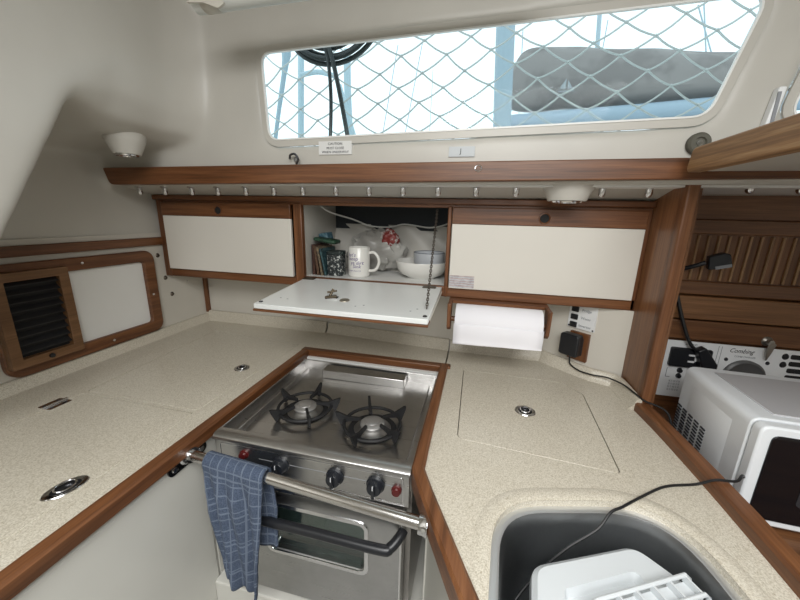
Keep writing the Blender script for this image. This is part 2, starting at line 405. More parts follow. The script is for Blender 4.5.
# ================================================================== RIGHT COUNTER
rcab = thing('base_cabinet', 'white moulded base cabinet under the right worktop and sink', 'cabinet', (.2, .3, 0))
edge = [(-.080, 1.086), (-.080, .575), (.012, .385), (.150, .105), (.25, -.25)]
back = [(.478, -.25), (.478, .935), (.462, .975), (.460, 1.094), (.385, 1.123), (.25, 1.243), (-.08, 1.249)]
def inset(P, d):
    out = []
    for i, p in enumerate(P):
        a = Vector(P[max(i-1, 0)]); c = Vector(P[min(i+1, len(P)-1)]); t = (c-a).normalized(); out.append((p[0]-t.y*d, p[1]+t.x*d))
    return out
ein = inset(edge, .018)
def strip_panel(mb, line, th, z0, z1):
    o = inset(line, th); poly = line+o[::-1]; mb.prism(poly, z0, z1)
    return mb
strip_panel(MB(), ein, .02, 0, .885).build('front_panel', CABW, rcab)
MB().box(-.062, -.045, .57, 1.29, .0, .885).build('stove_bay_side', CABW, rcab)
ctr = thing('countertop', 'speckled cream right worktop with square flush lid and sink cut-out', 'worktop', (.2, .6, .885))
SINK = rpoly([(.030, .10), (.062, .535), (.375, .615), (.425, .30), (.40, .08)], [.06, .125, .12, .05, .06], 10)
LR = rpoly([(-.020, 1.068), (-.016, .697), (.318, .668), (.333, 1.000), (.290, 1.062)], [.008, .02, .012, .03, .03], 4)
outer = edge+[(p) for p in back]
MB().holed(outer, [SINK[::-1], LR[::-1]], .885, .92).build('worktop', CT, ctr)
MB().prism(scale_poly(LR, -.0018 if True else 0), .900, .9198).build('locker_lid', CT, ctr, .001)
MB().prism(scale_poly(LR, .01), .885, .900).build('rebate', bpy.data.materials['shadow_gap'], ctr)
# coved upstand round the back
ups = [(-.08, 1.249), (.05, 1.247), (.235, 1.244), (.265, 1.232), (.375, 1.132), (.400, 1.117), (.437, 1.100), (.456, 1.075), (.460, 1.00), (.461, .945)]
rows = []
for off, z in ((0, .920), (0, .955), (.009, .955), (.014, .950), (.019, .934), (.032, .9205)):
    q = inset(ups, -off); rows.append([(x, y, z) for x, y in q])
rows = [[tuple(v) for v in catmull(r_, 3)] for r_ in rows]
endc = [rows_[-1] for rows_ in rows]
b = MB(); b.grid(rows); b.f([b.v(p) for p in endc]); b.build('upstand', CT, ctr)
# teak edge of the right worktop
def trimstrip(line, w_in, w_out, z0, z1, mtl, parent, k=5):
    l = [tuple(v)[:2] for v in catmull([(x, y, 0) for x, y in line], k)] if k else line
    a = inset(l, w_in); b = inset(l, -w_out); mb = MB()
    rows = []
    for P, Q, z in ((b, None, z0), (b, None, z1-.005), (inset(l, -w_out+.005), None, z1), (inset(l, w_in-.005), None, z1), (a, None, z1-.004), (a, None, z0), (b, None, z0)):
        rows.append([(x, y, z) for x, y in P])
    mb.grid(rows); return mb.build('edge_trim', mtl, parent)
trimstrip([(-.080, 1.075), (-.080, .80), (-.080, .60), (-.070, .55), (.012, .385), (.150, .105), (.25, -.25)], .008, .018, .886, .931, W[1], ctr, 4)
trimstrip([(.500, -.25), (.498, .50), (.490, .80), (.478, .94)][::-1] if False else [(.500, -.25), (.498, .50), (.488, .80), (.474, .955)], .030, .006, .85, .944, W[1], ctr, 4)
flush_latch(ctr, (.154, .86, .92), .027, .025)

# upper lip ring of worktop around the sink opening
b = MB(); rows = []
for d, z in ((.030, .9200), (.022, .9222), (.008, .9228), (.002, .9205), (.0005, .915)):
    P = scale_poly(SINK, d); rows.append([(x, y, z) for x, y in P+[P[0]]])
b.grid(rows).build('sink_lip', CT, ctr)
# sink
sk = thing('sink', 'stainless steel undermount sink at the lower right of the worktop', 'sink', (.22, .35, .74))
b = MB(); rows = []
for d, z in ((-.0135, .9065), (-.0165, .900), (-.019, .885), (-.026, .80), (-.034, .765), (-.055, .744), (-.09, .740)):
    P = scale_poly(SINK, d); P = P+[P[0]]; rows.append([(x, y, z) for x, y in P])
b.grid(rows); vs = [v for v in b.bm.verts if abs(v.co.z-.740) < 1e-5]; vs = vs[:-1]; b.f(vs)
b.build('bowl', SINKM, sk)
b = MB(); rows = []
for d, z in ((.006, .9065), (-.004, .9075), (-.010, .9078), (-.0136, .9066), (-.014, .903)):
    P = scale_poly(SINK, d); rows.append([(x, y, z) for x, y in P+[P[0]]])
b.grid(rows).build('rim_flange', mat('satin_rim', (.72, .73, .74), .38, .85), sk)
MB().lathe([(0, .001), (.028, .001), (.036, .004), (.042, .001)], (.22, .32, .741)).build('drain', CHROME, sk)

# ================================================================== STOVE
sv = thing('gas_stove', 'stainless steel two burner gimballed gas stove with oven', 'stove', (-.331, .77, .49))
sx0, sx1, sy0, sy1 = -.566, -.098, .578, .988
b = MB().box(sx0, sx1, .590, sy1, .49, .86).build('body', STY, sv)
b = MB(); t = .004
b.box(sx0, sx0+t, sy0, sy1, .86, .921); b.box(sx1-t, sx1, sy0, sy1, .86, .921); b.box(sx0, sx1, sy1-t, sy1, .86, .926)
b.prism([(.560, .909), (.561, .915), (.568, .9205), (.580, .922), (.592, .921), (.592, .909)], sx0, sx1, 'x')
b.build('hob_rim', ST, sv, .0012)
MB().box(sx0+t, sx1-t, .585, sy1-t, .888, .893).build('cooktop', ST, sv)
b = MB(); MB().box(sx0+.030, sx0+.034, .60, sy1-.03, .893, .909).build('inner_rim', ST, sv, .001); MB().box(sx1-.022, sx1-.019, .60, sy1-.03, .893, .903).build('inner_rim', ST, sv, .001)
b.bm.free()
b = MB().box(-.470, -.195, .932, .975, .893, .922).build('rear_vent_box', ST, sv, .002)
def burner(cx, cy, rot):
    cap = MB().lathe([(.046, 0), (.046, .003), (.038, .005), (.034, .010), (.030, .012)], (cx, cy, .893)).build('burner', steel('burner_dish', (.35, .34, .33), .4), sv)
    MB().lathe([(.0, .012), (.030, .012), (.031, .016), (.028, .019), (.018, .0205), (.017, .023), (.012, .0245), (0, .025)], (cx, cy, .893)).build('burner_cap', mat('burner_cap_alloy', (.48, .47, .46), .38, .8), cap)
    MB().lathe([(.048, .0005), (.060, .0005), (.061, .002), (.047, .003)], (cx, cy, .893)).build('burner_base_ring', IRON, cap)
    b = MB(); b.tube([(cx+.071*math.cos(a/36*math.tau), cy+.071*math.sin(a/36*math.tau), .909) for a in range(36)], .0042, 8, True)
    for k in range(5):
        a = rot+k*math.tau/5; c, s = math.cos(a), math.sin(a); n = Vector((-s, c, 0))*.0032
        P = [(.030, .914), (.030, .921), (.062, .9205), (.090, .931), (.096, .931), (.094, .922), (.083, .896), (.078, .894), (.072, .905), (.05, .911)]
        A = [b.v(Vector((cx+c*r_, cy+s*r_, z))-n) for r_, z in P]; B = [b.v(Vector((cx+c*r_, cy+s*r_, z))+n) for r_, z in P]
        b.f(A); b.f(B[::-1])
        for i in range(len(P)): b.f([A[i-1], A[i], B[i], B[i-1]])
    b.build('pan_support', IRON, sv)
burner(-.428, .742, .30); burner(-.228, .716, .72)
# control panel
MB().box(sx0+.002, sx1-.002, .566, .592, .828, .906).build('control_panel', ST, sv, .002)
MB().tube([(x, .5660, z) for x, z in rr(sx0+.016, sx1-.016, .836, .899, .005, 3)], .0012, 6, True).build('panel_bead', CHROME, sv)
def knob(x, z, r, parent=sv):
    k = MB().lathe([(r*1.15, 0), (r*1.15, .004), (r, .006), (r*.88, .017), (r*.8, .019), (0, .019)], (x, .566, z), 24, (0, -1, 0)).build('knob', NAVY, parent)
    MB().box(x-.0035, x+.0035, .541, .556, z-r*.95, z+r*.95).build('grip', NAVY, k, .0015)
    MB().box(x-.0008, x+.0008, .5405, .542, z+r*.3, z+r*.9).build('pointer', WPL, k)
for x, z in ((-.393, .873), (-.263, .872), (-.172, .872)):
    knob(x, z, .0175)
    b = MB()
    for a in range(7):
        q = math.radians(60-40*a); b.box(x+.025*math.sin(q)-.0008, x+.025*math.sin(q)+.0008, .5655, .5665, z+.025*math.cos(q)-.0008, z+.025*math.cos(q)+.0008)
    b.lathe([(0, .0006), (.0022, .0006), (.0022, 0)], (x, .566, z+.033), 10, (0, -1, 0)); b.build('dial_marks', INK, sv)
for x, z in ((-.487, .880), (-.127, .868)):
    k = MB().lathe([(.011, 0), (.011, .003), (.0085, .004), (.0085, .010), (0, .011)], (x, .566, z), 18, (0, -1, 0)).build('igniter_button', RED, sv)
MB().box(-.45, -.12, .5655, .5663, .8745, .8755).build('panel_line', GINK, sv)
# oven door
dr = MB().holed([(sx0+.006, .505), (sx1-.012, .505), (sx1-.012, .815), (sx0+.006, .815)], [rr(-.428, -.196, .642, .765, .014)[::-1]], .555, .585, 'y').build('oven_door', STD, sv, .003)
MB().box(sx0+.006, sx1-.012, .553, .562, .808, .818).build('door_top_edge', CHROME, dr, .002)
MB().box(sx1-.018, sx1-.012, .553, .562, .505, .815).build('door_side_edge', CHROME, dr, .002)
MB().ring(rr(-.440, -.184, .630, .777, .022), rr(-.430, -.194, .640, .767, .014), .5525, .558, 'y').build('window_frame', CHROME, dr, .001)
MB().prism(rr(-.429, -.195, .641, .766, .013), .568, .571, 'y').build('window_pane', OVG, dr)
# cavity behind glass with rack
b = MB(); b.box(-.45, -.18, .70, .705, .60, .79); b.box(-.45, -.447, .59, .70, .60, .79); b.box(-.183, -.18, .59, .70, .60, .79); b.box(-.45, -.18, .59, .70, .60, .604)
b.build('oven_lining', mat('oven_enamel', (.10, .115, .12), .25, .3), dr)
b = MB()
for i in range(14): b.cyl((-.44+.019*i, .587, .672), (-.44+.019*i, .70, .672), .0013, 6)
b.cyl((-.447, .590, .672), (-.183, .590, .672), .002, 8)
for i in range(7): b.cyl((-.42+.035*i, .592, .70), (-.40+.035*i, .592, .70), .0015, 6)
b.build('oven_rack', CHROME, dr)
hd = MB().tube(catmull([(-.455, .557, .768), (-.45, .530, .765), (-.432, .518, .764), (-.30, .517, .764), (-.150, .517, .763), (-.128, .524, .765), (-.112, .545, .776), (-.108, .556, .78)], 5), .0105, 12).build('door_handle', BLK, dr)
MB().box(sx0+.004, sx1-.004, .575, .60, .49, .505).build('bottom_rail', STD, sv)
# gimbal side bracket
MB().cyl((sx1-.001, .79, .80), (-.0635, .79, .80), .012).build('gimbal_pivot', IRON, sv)
MB().cyl((-.5995, .79, .80), (sx0+.001, .79, .80), .012).build('gimbal_pivot', IRON, sv)
pl = MB().box(-.60, -.062, .545, 1.05, 0, .488).build('stove_plinth', CABW, bevel=.004); tag(pl, 'white moulded plinth under the stove', 'plinth')

# grab rail across the stove
rl = thing('grab_rail', 'polished steel grab rail across the front of the stove', 'rail', (-.32, .5, .90))
MB().cyl((-.590, .520, .893), (-.052, .478, .893), .0115, 20).build('rod', RAILM, rl)
for x, y, z, n in ((-.598, .520, .893, (1, 0, 0)), (-.049, .478, .893, (-1, 0, 0))):
    o = MB().lathe([(0, 0), (.022 if x < -.3 else .02, 0), (.022 if x < -.3 else .02, .003), (.018, .006), (.017, .016), (.0, .016)], (x, y, z), 24, n, sy=1 if x > -.3 else 1.0).build('end_bracket', CHROME, rl)
o = MB().prism(rr(.470, .572, .868, .8925, .012), -.5995, -.5955, 'x').build('base_plate', mat('dark_chrome', (.12, .12, .12), .25, 1), rl)
b = MB()
for y in (.485, .557): b.lathe([(0, .004), (.006, .003), (.007, 0)], (-.5955, y, .880), 14, (1, 0, 0))
b.build('screw', CHROME, rl)

# towel over the rail
def towel():
    def lines():
        m = mat('blue_plaid_terry', (.1, .15, .25), .95); n, l, bb = nodes(m)
        uv = n.new('ShaderNodeUVMap'); sep = n.new('ShaderNodeSeparateXYZ'); l.new(uv.outputs[0], sep.inputs[0])
        def stripes(sock, freq, width, off=0):
            a = n.new('ShaderNodeMath'); a.operation = 'MULTIPLY_ADD'; l.new(sock, a.inputs[0]); a.inputs[1].default_value = freq; a.inputs[2].default_value = off
            f = n.new('ShaderNodeMath'); f.operation = 'FRACT'; l.new(a.outputs[0], f.inputs[0])
            g = n.new('ShaderNodeMath'); g.operation = 'LESS_THAN'; l.new(f.outputs[0], g.inputs[0]); g.inputs[1].default_value = width; return g.outputs[0]
        def add(a, b_):
            x = n.new('ShaderNodeMath'); x.operation = 'MAXIMUM'; l.new(a, x.inputs[0]); l.new(b_, x.inputs[1]); return x.outputs[0]
        s1 = stripes(sep.outputs[0], 26, .10); s2 = stripes(sep.outputs[0], 9, .05, .3); s3 = stripes(sep.outputs[1], 26, .10); s4 = stripes(sep.outputs[1], 9, .05, .4)
        s = add(add(s1, s2), add(s3, s4)); t = noise(m, coords(m), 420, 2); big = noise(m, coords(m), 18, 3)
        base = ramp(m, t, [(.3, (.040, .058, .098)), (.7, (.088, .115, .175))])
        ln = mixc(m, .75, (.11, .14, .20), (.20, .24, .31))
        fc = n.new('ShaderNodeMath'); fc.operation = 'MULTIPLY'; l.new(s, fc.inputs[0]); fc.inputs[1].default_value = .65
        setc(m, mixc(m, fc.outputs[0], base, ln)); bump(m, t, .6, .003); return m
    b = MB(); nu, nv = 34, 90; V = []; UV = {}
    rod0, rod1 = Vector((-.59, .520, .893)), Vector((-.052, .478, .893))
    zf, zbk = .300, .20
    tot = zf+.055+zbk
    for i in range(nu+1):
        u = i/nu; row = []
        for j in range(nv+1):
            s = j/nv*tot
            x = -.537+.150*u
            p0 = rod0+(rod1-rod0)*((x+.59)/.538); R_ = .0165
            if s < zf:
                d = zf-s; y = p0.y-R_; z = p0.z-d; side = -1
            elif s < zf+.055:
                a = (s-zf)/.055*math.pi; y = p0.y-R_*math.cos(a); z = p0.z+R_*math.sin(a); d = 0; side = 0
            else:
                d = s-zf-.055; y = p0.y+R_*.9; z = p0.z-d; side = 1
            fold = min(1, d/.06)
            if side <= 0:
                y += fold*(.010*math.sin(u*9+1)*(.4+d*2)+.006*math.sin(u*21+z*14)) - fold*.006
                nar = d/zf*.22; x = x*(1-nar*.55)+(-.487-.012)*(nar*.55)+.030*(d/zf)*(1-u)*.6 - .018*(d/zf)**2*u
                z +=  (.012*math.sin(u*5) if d > .2 else 0)*(d-.2)/.1
            else:
                y += fold*(.004*math.sin(u*13+2)); x += .012*min(1, d/.1)-.06*d*u
                y = min(y, .545)
            row.append((x, y, z)); 
        V.append(row)
    verts = [[b.v(p) for p in row] for row in V]
    uvl = b.bm.loops.layers.uv.new('UVMap')
    for i in range(nu):
        for j in range(nv):
            f = b.f([verts[i][j], verts[i+1][j], verts[i+1][j+1], verts[i][j+1]])
            for lp, (a, c) in zip(f.loops, ((i, j), (i+1, j), (i+1, j+1), (i, j+1))): lp[uvl].uv = (a/nu*.28, c/nv*.60*1.3)
    o = b.build('dish_towel', lines()); 
    so = o.modifiers.new('s', 'SOLIDIFY'); so.thickness = .006; so.offset = 0
    tx = bpy.data.textures.new('towel_wrinkle', 'CLOUDS'); tx.noise_scale = .05
    d = o.modifiers.new('d', 'DISPLACE'); d.texture = tx; d.strength = .005; d.mid_level = .5
    tag(o, 'blue plaid dish towel draped over the steel grab rail', 'towel')
towel()

# ================================================================== WALL CABINET
YC = 1.10
wc = thing('wall_cabinet', 'long teak framed wall cabinet with three flap doors, the middle one open', 'cabinet', (-.38, 1.2, 1.16))
cx0, cx1, cz0, cz1 = -1.228, .462, 1.160, 1.468
ox0, ox1 = -.612, -.104    # opening
b = MB(); b.box(cx0, cx1, YC, YC+.018, 1.446, cz1)
b.build('top_rail', W[0], wc, .003)
MB().box(cx0-.004, cx1, YC-.014, YC+.004, 1.456, 1.474).build('cornice', W[0], wc, .003)
MB().box(cx0, cx1, YC, YC+.018, cz0, 1.195).build('bottom_rail', W[0], wc, .003)
MB().box(cx0, cx0+.030, YC-.003, YC+.20, cz0, cz1-.01).build('stile', W[2], wc, .003)
MB().box(-.645, ox0, YC-.003, YC+.018, cz0, 1.452).build('stile', W[2], wc, .003)
MB().box(ox1, -.092, YC-.003, YC+.018, cz0, 1.452).build('stile', W[2], wc, .003)
MB().box(.450, cx1, YC, YC+.018, cz0, 1.452).build('stile', W[2], wc, .002)
MB().box(cx0, cx1, YC+.018, 1.40, cz0, 1.195).build('shelf', WHITE, wc)
MB().box(cx0, cx1, YC+.018, 1.40, 1.462, cz1+.004).build('top_panel', LINER, wc)
MB().box(ox0-.02, ox0-.001, YC+.018, 1.40, 1.195, 1.462).build('divider', LINER, wc)
MB().box(ox1+.001, ox1+.018, YC+.018, 1.40, 1.195, 1.462).build('divider', LINER, wc)
b = MB(); rows = []
for i in range(15):
    t = i/14; rows.append([(ox0-.02+j*.0271*1, 1.39+.008*math.sin(j*.9+i*.5)-.0*t-.05*(1-t)**2, 1.195+.185*t) for j in range(21)])
b.grid(rows).build('back_liner', LINER, wc)
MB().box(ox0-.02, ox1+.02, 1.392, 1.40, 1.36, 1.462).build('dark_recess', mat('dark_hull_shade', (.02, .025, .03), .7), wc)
def flapdoor(x0, x1, hx, name='door'):
    d = MB().box(x0+.002, x1-.002, YC-.012, YC, 1.193, 1.398).build(name, DOORW, wc, .0015)
    MB().box(x0+.001, x1-.001, YC-.014, YC, 1.3985, 1.448).build('teak_pull_rail', W[0], d, .002)
    o = MB().lathe([(.0125, .001), (.014, .0035), (.016, .003), (.017, 0)], (hx, YC-.014, 1.421), 24, (0, -1, 0)).build('finger_ring', W[2], d)
    MB().lathe([(0, .0009), (.0128, .0009), (.0128, .0)], (hx, YC-.014, 1.421), 24, (0, -1, 0)).build('finger_hole', DARK, d)
    return d
flapdoor(-1.196, -.648, -.940); d3 = flapdoor(-.090, .449, .180)
# flag sticker on right door
def flagm():
    m = mat('faded_flag_print', (.6, .6, .6), .6); n, l, bb = nodes(m); v = coords(m)
    sep = n.new('ShaderNodeSeparateXYZ'); l.new(v, sep.inputs[0])
    a = n.new('ShaderNodeMath'); a.operation = 'MULTIPLY_ADD'; l.new(sep.outputs[2], a.inputs[0]); a.inputs[1].default_value = 125
    nz = n.new('ShaderNodeMath'); nz.operation = 'MULTIPLY'; nz.inputs[1].default_value = .9; l.new(noise(m, v, 60), nz.inputs[0]); l.new(nz.outputs[0], a.inputs[2])
    f = n.new('ShaderNodeMath'); f.operation = 'FRACT'; l.new(a.outputs[0], f.inputs[0])
    st = ramp(m, f.outputs[0], [(.42, (.52, .53, .55)), (.52, (.42, .26, .24))])
    st = mixc(m, .45, st, ramp(m, noise(m, v, 90), [(.35, (.30, .32, .36)), (.6, (.62, .62, .63))]))
    setc(m, st); return m
o = MB().box(-.087, -.008, YC-.0128, YC-.0119, 1.197, 1.236).build('flag_sticker', flagm(), d3)
# open flap
fz = 1.170
fd = MB().prism(rr(-.605, -.110, .795, 1.098, .003, 2), fz-.014, fz).build('open_door', FLAPW, wc, .0015)
MB().box(-.606, -.109, .793, .830, fz-.021, fz-.0145).build('teak_pull_rail', W[0], fd, .001)
MB().box(-.606, -.109, .830, 1.098, fz-.018, fz-.0145).build('outer_veneer', DOORW, fd)
b = MB()
for x, y in ((-.594, .815), (-.121, .815)): b.lathe([(0, .0022), (.005, .002), (.006, 0)], (x, y, fz), 14)
b.build('bumper', RUB, fd)
for x, y in ((-.560, .862), (-.535, .857), (-.32, .845), (-.30, .858), (-.165, .845), (-.15, .865)): MB().lathe([(0, .0006), (.0025, .0005), (.003, 0)], (x, y, fz), 8).build('screw_hole', GINK, fd)
ltc = MB().prism(rr(-.432, -.392, .885, .905, .004), fz, fz+.004).build('spring_catch', CHROME, fd)
b = MB(); b.cyl((-.418, .888, fz+.003), (-.410, .902, fz+.026), .004, 8); b.cyl((-.425, .892, fz+.018), (-.398, .900, fz+.022), .003, 8); b.cyl((-.428, .885, fz+.004), (-.395, .890, fz+.008), .0045, 8); b.build('plunger', mat('tarnished_bronze', (.10, .08, .055), .45, .8), fd)
MB().lathe([(0, .0008), (.010, .0008), (.014, .002), (.015, 0)], (-.368, .885, fz), 20).build('finger_hole', mat('brass_rim', (.33, .30, .24), .4, .6), fd)
brs = mat('dull_brass', (.12, .10, .075), .4, .9)
for x in (-.585, -.15): MB().box(x-.022, x+.022, 1.072, 1.097, fz+.0003, fz+.003).build('hinge', brs, fd, .001)
for o_ in [fd]+list(fd.children)+[g for c in fd.children for g in c.children]:
    for v in o_.data.vertices:
        wy = v.co.y+1.2
        v.co.z += (wy-.795)/.303*.022
# chain: separate hanging thing? it joins the cabinet and the flap: a part of the cabinet
b = MB(); A = Vector((-.140, 1.112, 1.44)); B = Vector((-.124, .862, fz+.011)); 
n_ = 46
for i in range(n_):
    t = (i+.5)/n_; p = A.lerp(B, t)
    d_ = (B-A).normalized(); side = d_.cross(Vector((1, 0, 0))).normalized() if i % 2 else Vector((1, 0, 0)); L = (B-A).length/n_*.8; wd = .0032
    b.tube([p+d_*L*math.cos(a/8*math.tau)+side*wd*math.sin(a/8*math.tau) for a in range(8)], .0012, 5, True)
b.build('support_chain', mat('chain_metal', (.16, .14, .12), .4, .9), wc)

# contents of the open locker (floor at 1.178)
LZ = 1.195
def book(x, y, dx, dy, h, tilt, cov, label, pages=True):
    t = thing('book', label, 'book', (x, y, LZ))
    M = Matrix.Translation((x, y, LZ)) @ Matrix.Rotation(tilt, 4, 'Y')
    b = MB(); b.M = M
    b.box(0, .0015, 0, dy, 0, h); b.box(dx-.0015, dx, 0, dy, 0, h); b.box(0, dx, 0, .0015, 0, h); b.build('cover', cov, t)
    b = MB(); b.M = M; b.box(.0016, dx-.0016, .0017, dy-.003, .002, h-.002); b.build('pages', LABEL, t)
def mottled(name, a, b_, sc=90, lo=.45, hi=.55):
    m = mat(name, a, .5); setc(m, ramp(m, noise(m, coords(m), sc, 3, .7), [(lo, a), (hi, b_)])); return m
book(-.606, 1.15, .014, .11, .112, .0, mottled('maroon_cover', (.04, .014, .010), (.07, .03, .02)), 'dark maroon book standing leftmost in the open locker')
book(-.586, 1.145, .013, .11, .108, -.10, mottled('brown_cover', (.06, .03, .018), (.12, .07, .04)), 'thin brown book leaning right of the maroon book')
book(-.568, 1.142, .011, .12, .105, -.16, mottled('tan_cover', (.22, .17, .10), (.10, .08, .06)), 'tan spined book leaning between the brown and teal books')
book(-.553, 1.142, .010, .12, .100, -.20, mottled('teal_cover', (.02, .05, .06), (.05, .11, .12)), 'thin teal book leaning beside the black patterned tin')
tn = thing('patterned_tin', 'black tin with white floral pattern beside the mug', 'tin', (-.518, 1.17, LZ))
P = rr(-.545, -.488, 1.145, 1.195, .008)
MB().prism(P, LZ+.0005, LZ+.078).build('tin_body', mottled('black_white_print', (.015, .02, .022), (.5, .52, .5), 110, .56, .60), tn, .002)
MB().prism(scale_poly(P, .0015), LZ+.078, LZ+.092).build('tin_lid', mottled('black_white_lid', (.012, .02, .02), (.2, .26, .24), 90, .6, .64), tn, .002)
# green and blue packets on top of the books
b = MB(); b.M = Matrix.Translation((-.562, 1.19, LZ+.120)) @ Matrix.Rotation(.12, 4, 'Y'); b.prism(rr(-.045, .045, -.03, .03, .01), -.0, .014)
o = b.build('snack_packet', mottled('dark_green_foil', (.008, .025, .014), (.02, .06, .035), 40), bevel=.005); tag(o, 'dark green packet lying across the tops of the books', 'packet')
b = MB(); b.M = Matrix.Translation((-.585, 1.235, LZ+.118)) @ Matrix.Rotation(-.2, 4, 'Y'); b.prism(rpoly([(-.02, -.02), (.02, -.025), (.025, .02), (-.015, .025)], .008), .0, .034)
o = b.build('wrapper', mottled('blue_wrapper', (.04, .10, .14), (.09, .17, .2), 50), bevel=.004); tag(o, 'small blue wrapper behind the green packet at the locker end', 'packet')
# mug
mx, my = -.432, 1.185; mr = .040; mh = .108
mg = thing('mug', 'white ceramic mug with purple printed lettering', 'mug', (mx, my, LZ))
MB().lathe([(0, 0), (mr*.9, 0), (mr, .004), (mr, mh-.002), (mr-.0015, mh), (mr-.0035, mh-.002), (mr-.004, .008), (0, .006)], (mx, my, LZ), 40).build('cup', CER, mg)
MB().tube(catmull([(mx+mr-.002, my, LZ+.088), (mx+mr+.018, my, LZ+.090), (mx+mr+.034, my, LZ+.072), (mx+mr+.036, my, LZ+.048), (mx+mr+.022, my, LZ+.026), (mx+mr-.002, my, LZ+.022)], 6), .0055, 10).build('handle', CER, mg)
def curved_text(body, size, x, z, shear=.2):
    o = text(body, size, PURP, mg, facing((mx+x, my-mr-.001, LZ+z)), 'lettering', 0, shear=shear)
    for v in o.data.vertices:
        dx = v.co.x; v.co.y = -math.sqrt(max(1e-6, (mr+.0006)**2-dx*dx)) if abs(dx) < mr else v.co.y
curved_text("let's", .019, -.014, .082); curved_text('keep', .019, -.009, .068); curved_text('ya dirt', .018, .004, .053); curved_text('Sink', .018, .004, .040); curved_text('HAPPY MUG CO', .0065, -.004, .024, 0)
# bowls
b1 = thing('bowl', 'large white serving bowl under the grey rimmed bowl', 'bowl', (-.205, 1.245, LZ))
R1 = .098
MB().lathe([(0, .004), (.045, .003), (.048, 0), (.052, 0), (.055, .004), (.080, .016), (R1-.006, .035), (R1, .060), (R1-.001, .0625), (R1-.003, .061), (R1-.009, .038), (.078, .021), (.05, .009), (0, .008)], (-.205, 1.245, LZ), 48).build('dish', CER, b1)
b2 = thing('bowl', 'smaller pale bowl with dark grey rim stacked inside the white bowl', 'bowl', (-.180, 1.245, LZ+.025))
MB().lathe([(0, 0), (.036, 0), (.050, .010), (.056, .030), (.058, .064), (.055, .064), (.053, .032), (.046, .014), (0, .006)], (-.180, 1.250, LZ+.029), 40).build('dish', GREYC, b2)
MB().tube([(-.180+.0567*math.cos(a/40*math.tau), 1.250+.0567*math.sin(a/40*math.tau), LZ+.0935) for a in range(40)], .0018, 6, True).build('rim', GREYR, b2)
# crumpled bag with red print behind the mug
def crumple(name, c, s, seed, m, label, cat, amp=.25):
    random.seed(seed); b = MB(); bm = b.bm
    bmesh.ops.create_icosphere(bm, subdivisions=4, radius=1)
    from mathutils import noise as ns
    for v in bm.verts:
        k = 1+amp*ns.noise(v.co*2.3+Vector((seed, 0, 0)))+amp*.8*abs(ns.noise(v.co*5+Vector((0, seed, 0))))
        v.co = Vector((c[0]+v.co.x*s[0]*k, c[1]+v.co.y*s[1]*k, c[2]+v.co.z*s[2]*k))
    mn = min(v.co.z for v in bm.verts)
    o = b.build(name, m); tag(o, label, cat); return o
bagm = mat('crumpled_film', (.30, .30, .28), .35); setc(bagm, ramp(bagm, noise(bagm, coords(bagm), 9, 2), [(.44, (.26, .25, .23)), (.60, (.42, .41, .38))]))
crumple('plastic_bag', (-.405, 1.315, LZ+.080), (.105, .050, .075), 3, bagm, 'crumpled translucent grey bag behind the mug in the locker', 'bag', .35)
crumple('crisp_packet', (-.345, 1.290, LZ+.135), (.034, .022, .034), 9, mottled('red_white_foil', (.20, .03, .025), (.45, .42, .40), 26, .50, .56), 'red and white crumpled packet poking above the mug', 'packet', .3)
cb = MB().tube(catmull([(-.60, 1.20, 1.455), (-.56, 1.22, 1.425), (-.50, 1.30, 1.40), (-.44, 1.34, 1.375), (-.36, 1.36, 1.372), (-.30, 1.36, 1.385), (-.20, 1.36, 1.375), (-.13, 1.34, 1.39), (-.11, 1.28, 1.41)], 6), .0032, 8).build('cable', mat('white_cable_sheath', (.6, .6, .57), .5)); tag(cb, 'thin white cable drooping across the back of the open locker', 'cable')

# ================================================================== BELOW THE CABINET
# paper towel
hz = 1.100
ph = thing('paper_towel_holder', 'teak bracket pair under the right cabinet holding paper towel', 'holder', (.075, 1.03, 1.16))
for x in (-.075, .215):
    MB().prism([(1.06, 1.16), (1.005, 1.16), (1.012, 1.085), (1.025, 1.072), (1.04, 1.072), (1.055, 1.09)], x-.006, x+.006, 'x').build('bracket', W[2], ph, .002)
MB().cyl((-.07, 1.03, 1.108), (.21, 1.03, 1.108), .008).build('spindle', W[0], ph)
MB().box(-.081, .221, 1.062, 1.14, 1.150, 1.1595).build('mount_plate', W[0], ph)
pr_ = thing('paper_towel', 'white roll of paper towel hanging under the right cabinet', 'paper towel', (.07, 1.03, 1.05))
MB().lathe([(.019, 0), (.048, 0), (.049, .002), (.049, .250), (.048, .252), (.019, .252), (.019, 0)], (-.055, 1.03, 1.108), 40, (1, 0, 0)).build('roll', PAPER, pr_)
b = MB(); rows = []
for j in range(12):
    z = 1.108-.006*j; y = 1.03-.0495-.0015*math.sin(j*.5); rows.append([(-.057+.256*i/10, y-.001*math.sin(i*1.2+j*.4), z+(.006*i/10 if j == 11 else 0)) for i in range(11)])
o = b.grid(rows).build('loose_sheet', PAPER, pr_); sm = o.modifiers.new('s', 'SOLIDIFY'); sm.thickness = .0008
